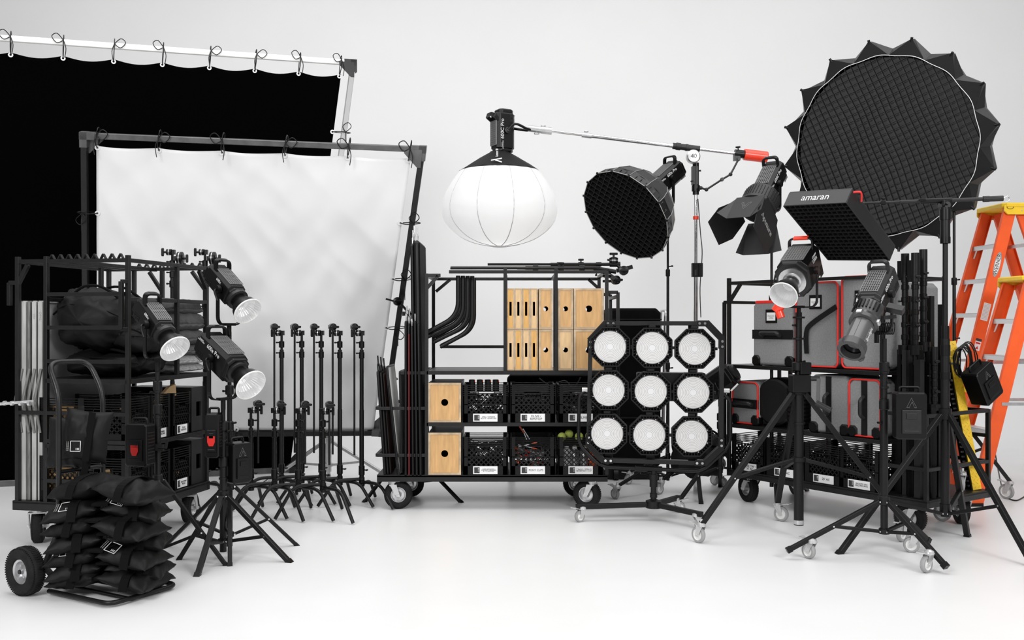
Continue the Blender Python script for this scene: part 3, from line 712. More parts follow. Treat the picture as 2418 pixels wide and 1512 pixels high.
    yoke(t, hp, w/2+.018, off=yo)
    # lettering on the visible flank
    Zb, Yb = B.to_3x3() @ Vector((0, 0, 1)), B.to_3x3() @ Vector((0, 1, 0)); Xb = Vector((1, 0, 0))
    tx = Zb if side < 0 else -Zb; nn = Xb*side
    def flank(zc, yc, off=.0012):
        A = Matrix((tx, Yb, nn)).transposed().to_4x4(); A.translation = (B @ Vector((0, yc, zc)))+nn*(w/2+off); return A
    yy = h*(.35 if red else .24)
    if any('Pro' in s_ for s_, z_ in txt): text('lettering', 'Aputure\nLIGHTSTORM', .0115, flank(zoff, yy) @ T(-.118, 0, 0), M_winkp, t)
    for s_, sz in txt:
        text('lettering', s_, sz, flank(zoff, yy) @ T(.012, 0, 0), M_winkp, t); yy -= sz*1.25
    q = MB(); A = flank(0, 0, .018); q.lathe([(.024, -.004), (.026, .004), (.016, .006), (.015, .003), (0, .003)], A, 24); q.obj('tilt_dial', M_red if red else M_dk, t)
    chevron(t, flank(0, 0, .0265), .016)
    return t
def chevron(parent, A, s, m=None, dotted=False):
    """the slanted A-shaped emblem"""
    q = MB(); q.M = A
    if not dotted:
        q.prism([(-s*.55, -s*.6), (-s*.28, -s*.6), (s*.12, s*.35), (-s*.02, s*.6)], 0, .001); q.prism([(s*.08, s*.1), (s*.22, s*.28), (s*.62, -s*.6), (s*.36, -s*.6)], 0, .001)
    else:
        pts = []
        def ln(a, b, n):
            for i in range(n): pts.append((a[0]+(b[0]-a[0])*i/n, a[1]+(b[1]-a[1])*i/n))
        ln((-.6, -.6), (-.02, .6), 12); ln((-.02, .6), (.62, -.6), 12); ln((-.3, -.6), (.06, .15), 8); ln((.06, .15), (.36, -.6), 8); ln((-.6, -.6), (-.3, -.6), 4); ln((.36, -.6), (.62, -.6), 4)
        for x, y in pts: q.box((x*s, y*s, .0006), (s*.035, s*.035, .0012))
    return q.obj('emblem', m or M_winkp, parent)
M_vent = mat('vent_grey_metal', (0.30, 0.30, 0.30), 0.35, metal=0.4)

def ballast(label, M, w=.17, h=.28, d=.11, red=True, cable=True, white=False):
    """control box; front face towards -Y, hangs from its top"""
    t = thing('ballast_box', label, 'power box', M)
    q = MB(); q.cbox((0, 0, -h/2), (w, d, h), .012, ax=1); q.obj('housing', M_pl, t, bevel=.003)
    q = MB(); q.box((0, -d/2-.004, -h*.62), (w*.62, .01, h*.5)); q.box((0, -d/2-.010, -h*.5), (w*.34, .008, h*.12)); q.box((0, -d/2-.008, -h*.82), (w*.5, .006, .008)); q.obj('battery_plate', M_dk if white else M_pl, t, bevel=.002)
    if red:
        q = MB(); zz = -h*.62
        q.prism([(-.022, .03), (.022, .03), (.022, -.005), (.012, -.028), (-.012, -.028), (-.022, -.005)], 0, .003, T(0, -d/2-.011, zz) @ FACE); q.obj('red_latch', M_red, t)
    else: chevron(t, T(0, -d/2-.001, -h*.22) @ FACE, h*.17, M_ginkp, True)
    q = MB(); q.tube(roundpath([(-w*.32, 0, 0), (-w*.32, 0, .028), (w*.32, 0, .028), (w*.32, 0, 0)], .012, 4), .007, 8); q.obj('carry_handle', M_pl, t)
    q = MB()
    for i in range(9): q.box((w/2+.0005, 0, -.05-i*.018), (.002, d*.7, .006))
    q.obj('side_vent', M_dk, t)
    q = MB(); q.box((0, d/2+.012, -h*.45), (.05, .03, .06)); q.obj('mounting_clamp', M_dk, t)
    return t

# three lights on stands at the left
A_ = stand('black light stand carrying the largest of the three left lamps', 527, 5.75, 950, 1172, 1278, [(467, 1360), (424, 1322), (681, 1328)], .62, .020, ((985, -1), (1020, 1), (1110, -1)), 1303, steps=(1000, 1085), rings=(1040, 1130), lw=.026)
B_ = stand('tall black light stand behind, carrying the uppermost of the three left lamps', 542, 5.92, 785, 1150, 1262, [(699, 1289), (390, 1292), (543, 1336)], .55, .0185, ((893, -1), (925, -1), (1000, 1)), 1290, steps=(915, 1000), rings=(880, 940), lw=.022)
C_ = stand('black light stand beside the sandbag stack at the front of the left cart', 372, 5.5, 862, 1135, 1295, [(532, 1336), (300, 1300), (350, 1400)], .62, .0185, ((900, -1), (928, -1), (1060, 1)), 1312, steps=(905, 960), rings=(925, 985, 1010), lw=.022)
def at(px, py, D, yaw=0.0): return T(*P(px, py, D)) @ R(deg(yaw))
light('black lamp with silver reflector, uppermost and rightmost of the three at left', at(541, 772, 5.9, 52), deg(36), (.125, .135, .25), .225, -.055, .115, .088, -1, (('600x', .026),), yo=0)
light('black lamp with silver reflector in front of the black duffel bag', at(372, 855, 5.48, 52), deg(38), (.12, .13, .235), .21, -.05, .11, .084, -1, (('600x', .026),))
light('large black lamp with silver reflector, lowest of the three at left', at(527, 948, 5.72, 52), deg(30), (.155, .17, .30), .255, -.02, .13, .094, -1, (('600x Pro', .036),), grid=(9, 14))
ballast('black power box with red latch on the stand in front of the left cart crates', at(331, 1000, 5.42, -12), .135, .235, .09)
ballast('black power box with red latch on the left side of the largest left lamp stand', at(506, 975, 5.72, 0), .085, .26, .10)
ballast('black power box on the right side of the largest left lamp stand', at(560, 1045, 5.82, 50), .13, .24, .11, False)
q = thing('clamp_bracket', 'black clamp bracket joining the left power box to its stand', 'clamp', at(356, 1057, 5.47))
m = MB(); m.box((.02, -.01, 0), (.11, .03, .035)); m.cyl((.05, -.02, 0), (.10, -.03, .0), .006); m.beam((.095, -.03, 0), (.105, -.03, .055), .012); m.obj('bracket', M_blk, q); 
m = MB(); m.box((-.012, -.027, 0), (.018, .002, .018)); m.obj('white_mark', M_winkp, q)

# ---------- C-stands ----------
def cstand_proto(label, htop, arm_len, base_z=.20, side=-1, hz=.0, arm='down'):
    t = thing('c_stand', label, 'stand', None)
    m = MB(); m.cyl((0, 0, base_z-.05), (0, 0, htop*.36+.25), .0175); m.cyl((0, 0, htop*.36+.2), (0, 0, htop-.14), .0155); m.cyl((0, 0, htop-.2), (0, 0, htop), .0095); m.obj('column', M_blk, t)
    m = MB()
    for z_ in (htop-.17, htop-.09): m.mark().lathe([(.0175, z_-.035), (.021, z_-.032), (.021, z_+.012), (.013, z_+.018)], None, 18)
    m.mark().lathe([(.018, base_z+.03), (.023, base_z+.034), (.023, base_z+.10), (.018, base_z+.104)], None, 18); each(m, 'collar', M_pl, t)
    for z_, L in ((htop-.165, .03), (htop-.085, .03), (base_z+.07, .035)):
        m = MB(); knob(m, (0, 0, z_), (side if z_ > base_z+.1 else 1, -.2, 0), .015, L); m.obj('wing_knob', M_pl, t)
    for k in range(3):
        a = deg([200, 325, 82][k]); u = Vector((math.cos(a), math.sin(a), 0)); zz = base_z-.02*k
        m = MB(); m.tube(roundpath([Vector((0, 0, zz)), u*.20+Vector((0, 0, zz)), u*.33+Vector((0, 0, .012))], .07, 6), .0125, 10); m.lathe([(.018, zz-.016), (.0225, zz-.014), (.0225, zz+.014), (.018, zz+.016)], None, 16); m.obj('leg', M_blk, t)
    # grip head and arm
    hx = side*.052
    grip_head(t, T(hx*.45, 0, htop-.012) @ R(PI/2 if side > 0 else -PI/2, 'Y'), .024)
    if arm != 'none': grip_head(t, T(hx, -.02, htop+.035) @ R(PI/2, 'X') @ R(.5, 'Y'), .027)
    if arm != 'none': m = MB(); m.cyl((hx, -.018, htop+.03), (hx, -.018, htop+.03-arm_len), .0078, n=12); m.obj('grip_arm', M_blk, t)
    return t
names_t = ['leftmost', 'second from left', 'middle', 'second from right', 'rightmost']
Dt = 7.5; st_ = F/Dt; ht = CZ-(783-HZ)/st_
pt = cstand_proto('tall black C-stand with hanging grip arm, leftmost of the five tall ones', ht, (1066-760)/st_*.97)
pt['group'] = 'row of tall C-stands before the white silk'
for i, (px, rz, dd) in enumerate(((665, 0, 0), (712.5, 6, .05), (758.6, -4, .02), (802.5, 3, -.05), (854, -2, -.1))):
    M_ = T((px-1209)*(Dt+dd)/F, Dt+dd, 0) @ R(deg(rz))
    if i == 0: pt.matrix_world = M_
    else: dup(pt, M_, 'tall black C-stand with hanging grip arm, %s of the five tall ones' % names_t[i])
Ds = 6.98; ss = F/Ds; hs = CZ-(965-HZ)/ss
ps = cstand_proto('short black C-stand with side grip head, leftmost of the four short ones', hs, .42, .24, 1)
ps['group'] = 'row of short C-stands in front'
for i, (px, rz, dd) in enumerate(((592.5, 8, 0), (648, -5, -.02), (704, 4, -.05), (762.5, -6, -.08))):
    M_ = T((px-1209)*(Ds+dd)/F, Ds+dd, 0) @ R(deg(rz))
    if i == 0: ps.matrix_world = M_
    else: dup(ps, M_, 'short black C-stand with side grip head, %s of the four short ones' % ['', 'second from left', 'third from left', 'rightmost'][i])
for i, px in enumerate((407, 484)):
    D_ = 7.35; s_ = F/D_; h_ = CZ-(592-HZ)/s_
    t = cstand_proto('very tall black C-stand behind the left cart, the %s of two' % ['left one', 'right one'][i], h_, .3, .2, -1, arm='none'); t.matrix_world = T((px-1209)*D_/F, D_, 0)
    grip_head(t, T(.06, 0, h_-.06) @ R(PI/2, 'Y'), .05)
    m = MB()
    for z_ in (.25, .42, .52): m.mark().lathe([(.018, h_-z_-.03), (.0225, h_-z_-.025), (.0225, h_-z_+.02), (.018, h_-z_+.025)], None, 16); knob(m, (0, 0, h_-z_), (-1, -.2, 0), .018, .03)
    each(m, 'collar', M_pl, t)

# ---------- hand truck with sandbags ----------
HT = T(-2.255, 5.10, 0) @ R(deg(-30))
t = thing('hand_truck', 'black steel hand truck loaded with sandbags at the front left', 'hand truck', HT)
hw = .13
m = MB(); m.tube(roundpath([(0, -hw, .04), (0, -hw, 1.02), (-.105, -hw+.01, 1.18), (-.105, hw-.01, 1.18), (0, hw, 1.02), (0, hw, .04)], .07, 6), .0135, 12)
m.tube([(0, -hw, .62), (0, hw, .62)], .011, 10); m.tube([(0, -hw, .30), (0, hw, .30)], .011, 10); m.box((0, 0, .5), (.008, .03, .9)); m.obj('frame', M_rig, t)
m = MB(); m.tube(roundpath([(-.01, -hw-.05, .022), (.46, -hw-.05, .022), (.46, hw+.10, .022), (-.01, hw+.10, .022)], .06, 6), .012, 10); 
for y in (-.06, .06, .15): m.beam((.0, y, .022), (.46, y, .022), .02, .006)
m.obj('nose_plate', M_blk, t)
m = MB(); m.cyl((-.12, -.27, .123), (-.12, .27, .123), .011)
for y in (-hw, hw): m.beam((0, y, .32), (-.12, y, .123), .022); m.beam((0, y, .05), (-.12, y, .123), .022)
m.obj('axle', M_rig, t)
for y, sg in ((-.235, -1), (.235, 1)):
    Mw = T(-.12, y, .123) @ R(PI/2, 'X'); w = .04; r = .123
    m = MB(); m.lathe([(.062, -w*.7), (.07, -w), (.095, -w*1.08), (r*.93, -w*.85), (r, -w*.4), (r, w*.4), (r*.93, w*.85), (.095, w*1.08), (.07, w), (.062, w*.7), (.062, -w*.7)], Mw, 48, cap=False, ang=60)
    for i in range(60):
        for z in (-1, 1): a = 2*PI*(i+.25*z)/60; m.box((0, 0, 0), (.004, .006, .020), Mw @ R(a) @ T(r*.945, 0, z*w*.62) @ R(z*.3, 'Y')); 
        m.box((0, 0, 0), (.004, .005, w*.7), Mw @ R(2*PI*i/60) @ T(r*.999, 0, 0))
    wo = m.obj('tyre', M_rub, t)
    m = MB()
    for z in (-1, 1): m.lathe([(.006, z*.018), (.012, z*.03), (.016, z*.018), (.034, z*.012), (.044, z*.004), (.052, z*.024), (.062, z*.028), (.064, z*.022)], Mw, 32, cap=False)
    for k in range(4): a = k*PI/2+.4; m.cyl((.03*math.cos(a), .03*math.sin(a), .008), (.03*math.cos(a), .03*math.sin(a), .018), .005, n=6, M=Mw)
    m.obj('wheel_rim', M_alu, wo)
def sandbag(label, M, w=.26, d=.26, h=.10, seed=0, twin=True, gap=.03, droop=.05, logo=0, strap=True):
    t = thing('sandbag', label, 'sandbag', M, 'sandbags on the hand truck')
    for s_ in ((-1, 1) if twin else (0,)):
        m = MB(); m.pillow(w, d, h, seed+s_*3, T(s_*(w/2+gap/2), 0, -droop*abs(s_)) @ R(s_*.22, 'Y'), 24, .6)
        po = m.obj('sand_pouch', M_fab2, t)
    if twin: m = MB(); m.box((0, 0, .0), (gap+.06, d*.85, .012)); m.obj('saddle', M_fab, t)
    if strap:
        m = MB(); hs_ = h/2
        for s_ in ((-1, 1) if twin else (0,)):
            m.mark(); x = s_*(w/2+gap/2)+.02; pts = [(x, -d/2-.01, -droop*abs(s_)-.03), (x, -d*.4, hs_*.55-droop*.6*abs(s_)), (x, 0, hs_*1.12-droop*abs(s_)), (x, d*.4, hs_*.6-droop*abs(s_))]
            P_ = smoothpath(pts, 5)
            for i in range(len(P_)-1): m.box((0, 0, (P_[i+1]-P_[i]).length/2), (.045, .004, (P_[i+1]-P_[i]).length+.003), frame(P_[i], P_[i+1]-P_[i], Vector((1, 0, 0)).cross(P_[i+1]-P_[i])))
        each(m, 'strap', M_fab, t)
    if logo is not None:
        for s_ in (((-1, 1) if logo else (1,)) if twin else (0,)):
            A = T(s_*(w/2+gap/2)-(.062 if s_ > 0 else .02), -d*.36, h*.40+.004-droop*abs(s_)+.062*.22*s_) @ R(.22*s_, 'Y') @ R(deg(33), 'X') @ R(-.12)
            if logo == 2: A = T(.0, -.03, h*.5+.004)
            squarelogo(t, A)
    return t
def squarelogo(t, A, s=.03):
    m = MB(); m.M = A; e = s*.10
    for x in (-1, 1): m.box((x*s, 0, .001), (e, 2*s+e, .0015)); m.box((0, x*s, .001), (2*s+e, e, .0015))
    for k in range(3): m.box((s*.15+k*s*.27, -s*.55, .001), (s*.09, s*.4, .0015))
    m.obj('logo_print', M_winkp, t)
    m = MB(); m.M = A @ T(-s*1.45, 0, .001)
    for k in range(9): m.box((0, s*(.8-.2*k), 0), (s*.16, s*.10, .001)); m.box((-s*.32, s*(.8-.2*k), 0), (s*.12, s*.08, .001))
    m.obj('small_print', M_ginkp, t)
stack = [(.235, .00, 0.075, -9), (.215, .02, .145, 7), (.235, -.01, .215, -6), (.205, .02, .29, 12), (.23, -.02, .365, -10), (.20, .01, .44, 6), (.235, .0, .525, -16)]
nm = ['bottom', 'second from the bottom', 'third from the bottom', 'middle', 'third from the top', 'second from the top', 'topmost']
for i, (x, y, z, rz) in enumerate(stack):
    sandbag('black saddle sandbag in the stack on the hand truck, %s' % nm[i], HT @ T(x, y, z+.03) @ R(deg(rz)+deg(28)), .27+.01*(i % 2), .30, .115 if i < 6 else .13, i*7+1, True, .02, .015 if i == 0 else (.045 if i < 6 else .02), {1: 0, 2: 1, 5: 1}.get(i))
# a pouch over the handle
t = sandbag('black sandbag hanging upright on the hand truck uprights, white square print', HT @ T(.065, -.02, .80) @ R(deg(28)) @ R(deg(84), 'X') @ R(deg(-6), 'Z'), .25, .27, .13, 77, False, 0, 0, None, False)
squarelogo(t, T(-.015, -.055, .066) @ R(deg(6)), .026)
m = MB(); m.mark().box((.045, 0, .062), (.035, .25, .004)); m.mark().box((.03, -.20, .02), (.035, .16, .004)); each(m, 'strap', M_fab, t)
sandbag('black sandbag half behind the upright one at the hand truck frame', HT @ T(-.04, -.04, .76) @ R(deg(28)) @ R(deg(80), 'X'), .24, .27, .10, 55, False, 0, 0, None, False)

# ---------- left cart ----------
ML = T(-3.095, 6.033, 0) @ R(deg(-11.8))
ll = lambda px: (px-29)/343.0
lz = lambda py: CZ-(py-HZ)*5.87/F
ZLP, ZL2, ZL1, ZLT = .285, .645, 1.045, 1.775
ya, yb_, yc = .013, .557, .937
cart('black steel grip cart with duffel bags and panels at the left', ML, .81, .95, ZLT, ZLP,
     [(.03, ya, ZLP, ZLT+.02), (ll(108), ya, ZLP, ZLT+.02), (.79, ya, ZLP, ZLT+.02), (.03, yc, ZLP, ZLT), (.79, yb_, ZL1, ZLT), (.79, yc, ZLP, ZLT), (ll(108), yc, ZLP, ZLT), (ll(108), yb_, ZL1, ZLT), (.45, yc, ZL1, ZLT-.02)],
     [(ll(108), .79, ya, yc, ZL1), (ll(108), .79, ya, yc, ZL2)],
     [((.03, ya, ZLT-.01), (.79, ya, ZLT-.01)), ((.03, yc, ZLT-.01), (.79, yc, ZLT-.01)), ((.79, ya, ZLT-.01), (.79, yc, ZLT-.01)), ((.03, ya, ZLT-.01), (.03, yc, ZLT-.01)), ((ll(108), ya, ZLT-.01), (ll(108), yc, ZLT-.01)), ((.4, ya, ZLT-.015), (.4, yc, ZLT-.015)),
      ((ll(108), ya, lz(694)), (.79, ya, lz(694))), ((ll(108), ya, lz(774)), (.76, ya, lz(774))), ((ll(108), ya, lz(855)), (.79, ya, lz(855))),
      ((.03, ya, lz(980)), (.79, ya, lz(980))), ((ll(108), ya, lz(1047)), (.79, ya, lz(1047))), ((ll(108), ya, lz(1143)), (.79, ya, lz(1143))),
      ((.77, ya-.04, lz(665)), (.77, ya-.04, lz(778))), ((.77, ya-.04, lz(665)), (.79, ya, lz(665))), ((.77, ya-.04, lz(778)), (.79, ya, lz(778))),
      ((.79, ya, 1.53), (.79, yc, 1.53)), ((ll(108), yc, 1.53), (.79, yc, 1.53)), ((ll(108), ya, 1.53), (ll(108), yc, 1.53)),
      ((.03, ya, ZLT-.15), (.10, ya, ZLT-.03)), ((.79, yc, ZLT-.15), (.79, yc-.1, ZLT-.03)), ((.45, yc, ZLT-.17), (.35, yc, ZLT-.03)), ((.79, yc, ZLT-.17), (.68, yc, ZLT-.03)),
      ((-.03, ya, lz(665)), (.03, ya, lz(665))), ((-.03, ya, lz(665)), (-.03, ya, lz(720)))],
     [(.10, .10, deg(30)), (.70, .10, deg(20)), (.10, .85, deg(40)), (.70, .85, deg(10))], .055,
     [((ll(112), ya, ZLT+.002), (.77, ya, ZLT+.002), 9), ((ll(112), yc, ZLT+.002), (.77, yc, ZLT+.002), 9)])
# boards standing on the left edge
hbd = 1.515-ZLP
for i, (xa, xb, mm, lab) in enumerate(((.0, .068, M_foam, 'thick worn white board, outermost on the left cart'), (.075, .098, M_foam2, 'thin dark grey board second from the left'), (.108, .140, M_foam, 'white board edged with faint printing, third from the left'), (.15, .185, M_foam, 'white board edged with faint printing, nearest the cart post'))):
    t = thing('panel_board', lab+' of the left cart' if 'cart' not in lab else lab, 'board', ML @ T((xa+xb)/2+.004, .042, ZLP+.002), 'boards standing on the left cart')
    m = MB(); m.box((0, .43, hbd/2), (xb-xa-.012, .86, hbd-.01)); m.obj('board_core', mm if i != 3 else M_board, t)
    m = MB(); m.box((0, -.004, hbd/2), (xb-xa-.004, .012, hbd)); m.box((0, .864, hbd/2), (xb-xa-.004, .012, hbd)); m.box((0, .43, hbd), (xb-xa-.004, .86, .012)); m.obj('edge_strip', mm, t)
    if i in (2, 3): text('lettering', ['250', 'OPAL'][i-2], .022, T(0, -.0105, hbd-.09) @ FACE @ R(-PI/2), M_ginkp, t)
    m = MB(); zz = [lz(958)-ZLP]*2
    for a, b in (((.010, -.016, lz(875)-ZLP), (-.022, -.035, lz(950)-ZLP)), ((-.022, -.035, lz(950)-ZLP), (.006, -.016, lz(1030)-ZLP))): m.beam(a, b, .006, .016, up=(1, 0, 0))
    m.obj('bent_bracket', M_foam2, t)
t = thing('retaining_bar', 'bare metal bar across the front of the boards on the left cart', 'bar', ML @ T(0, -.025, lz(955)))
m = MB(); m.cyl((-.045, -.05, -.008), (.19, -.02, .012), .009); 
for x in (.0, .05, .11, .17): m.cyl((x-.004, -.044, -.002), (x+.012, -.044, .0), .014)
m.obj('bar', M_zinc, t)
# duffel bags
def bag(label, M, w, d, h, seed, flap=True, m_=None):
    t = thing('duffel_bag', label, 'bag', M)
    m = MB(); n = 40; vs = []; fs = []; o = Vector((seed, seed*2, 0))
    nr = 30
    for i in range(nr+1):
        v = -1+2*i/nr
        for j in range(n*2):
            a = PI*j/n; ce = 0.55; cu = math.cos(v*PI/2)**.35 if abs(v) < 1 else 0
            X = math.copysign(abs(math.cos(a))**ce, math.cos(a))*w/2*(cu*.9+.1*(abs(v) < 1)); Z = math.copysign(abs(math.sin(a))**ce, math.sin(a))*h/2*(cu)
            Y = v*d/2
            k = noise.noise(Vector((X*6, Y*6, Z*6))+o)*.05+abs(noise.noise(Vector((X*12+Z*5, Y*9, Z*12))+o))*-.055
            sgz = 1 if Z > 0 else .0
            L_ = math.sqrt(X*X+Z*Z)+1e-6
            vs.append((X*(1+k/L_), Y, Z*(1+k/L_)+sgz*noise.noise(Vector((X*3, Y*3, 9))+o)*.07))
    for i in range(nr):
        for j in range(n*2): fs.append((i*n*2+j, i*n*2+(j+1) % (n*2), (i+1)*n*2+(j+1) % (n*2), (i+1)*n*2+j))
    m.add(vs, fs, True, T(0, 0, h/2)); m.obj('bag_body', m_ or M_fab2, t)
    m = MB()
    for y in (-d*.22, d*.22): m.mark().tube(smoothpath([(-w*.3, y, h*.9), (-w*.1, y-.02, h*1.05), (w*.15, y-.03, h*1.04), (w*.35, y, h*.85)], 5), .009, 6)
    m.mark().tube(smoothpath([(-w*.48, -d*.3, h*.6), (-w*.2, -d*.42, h*.75), (w*.2, -d*.42, h*.7), (w*.5, -d*.3, h*.5)], 5), .006, 6)
    each(m, 'strap', M_fab, t)
    if flap: m = MB(); m.prism([(-.018, .02), (.018, .02), (.018, -.008), (.01, -.02), (-.01, -.02), (-.018, -.008)], 0, .004, T(-.03, -d*.42, h*.62) @ FACE); m.obj('zip_tab', M_dk, t)
    return t
bag('bulging black duffel bag on the top shelf of the left cart', ML @ T(.44, .30, ZL1+.16), .52, .56, .39, 3)
bag('flat black bag under the big duffel on the left cart shelf', ML @ T(.50, .32, ZL1+.004), .54, .56, .165, 8, False)
bag('soft black bag slumped right of the big duffel on the left cart', ML @ T(.665, .34, ZL1+.15), .27, .46, .22, 14, False)
for i, (z, h, w, mm, lab) in enumerate(((.0, .05, .34, M_blan2, 'pale speckled folded blanket at the bottom of the pile'), (.05, .06, .36, M_blan2, 'light grey folded blanket second from the bottom'), (.11, .07, .37, M_blan, 'grey folded blanket in the middle of the pile'), (.18, .10, .37, M_blan, 'thick dark grey quilted blanket'), (.275, .12, .36, M_blan, 'dark grey sagging blanket second from the top'), (.385, .10, .32, M_blan, 'dark shiny folded blanket on top of the pile'))):
    m = MB(); m.pillow(w, .38, h*1.15, i*5+2, None, 24, .35, 0, 9, .32, .02); m.pillow(w*.97, .37, h*.5, i*5+3, T(.012, 0, -h*.2), 20, .3, 0, 9, .32, .02); o = m.obj('moving_blanket', mm); o.matrix_world = ML @ T(.60, .755, ZL1+z+h/2+.012)
    tag(o, lab+' on the left cart', 'blanket', 'folded blankets on the left cart')
# crates on the right flank of the left cart
def SX(a): return Matrix.Diagonal((a, 1, 1, 1))
for z, row, labs in ((ZL2+.002, 'upper', [('', None), ('CORNERS /\nEDGE PADS', .016), ('750 / 2K\nBASEPLATES', .017)]), (ZLP+.002, 'lower', [('', None), ('HARDWARE', .018), ('BLACKWRAP\nMUSLIN', .017)])):
    for k, (yc_, sc) in enumerate(((.135, .74), (.375, .66), (.628, .68))):
        lab = '%s black milk crate %s on the left cart flank' % (row, ['at the front corner', 'in the middle', 'beside the drilled box'][k])
        crate(lab, ML @ T(.785, yc_, z) @ R(PI/2) @ SX(sc), labs[k][0] or None, labs[k][1] or .02, w=.18)
    t = thing('wooden_box', '%s dark grey drilled box with square opening on the left cart' % row, 'box', ML @ T(.785, .84, z) @ R(PI/2), 'grey boxes on the left cart')
    m = MB(); m.plate_hole(.18, .30, [(-.03, -.05), (.03, -.05), (.03, .05), (-.03, .05)], .012, T(0, 0, .15) @ FACE)
    m.box((-.086, .25, .15), (.008, .48, .30)); m.box((.086, .25, .15), (.008, .48, .30)); m.box((0, .25, .004), (.164, .48, .008)); m.box((0, .25, .296), (.164, .48, .008)); m.box((0, .486, .15), (.164, .008, .284)); m.obj('box_shell', M_dk, t)
    crate('%s black milk crate behind the front bars of the left cart' % row, ML @ T(.335, .03, z), None)
junk('pale wooden blocks lying in the upper crates of the left cart', ML @ T(.60, .2, ZL2+.02), 21, .26, .5, .02, .2, 20, M_wood2)
junk('pale wooden blocks lying in the lower crates of the left cart', ML @ T(.60, .1, ZLP+.02), 22, .26, .6, .02, .2, 22, M_wood2)
t = thing('wooden_wedge', 'pale wooden wedge sticking out of the crate near the drilled box', 'wedge', ML @ T(.70, .55, ZL2+.26) @ R(.12, 'X'))
m = MB(); m.prism([(-.12, -.02), (.13, -.02), (.13, .055), (.06, .05)], -.012, .012, R(PI/2, 'Z') @ FACE); m.obj('wedge', M_wood2, t)
for z, row in ((ZL2, 'upper'), (ZLP, 'lower')):
    t = thing('wooden_block', 'pale wooden block in the %s front crate of the left cart' % row, 'block', ML @ T(.30, .05, z+.02))
    m = MB(); m.box((0, .05, .11), (.20 if row == 'lower' else .15, .05, .16 if row == 'lower' else .19)); m.obj('block', M_wood, t, bevel=.002)
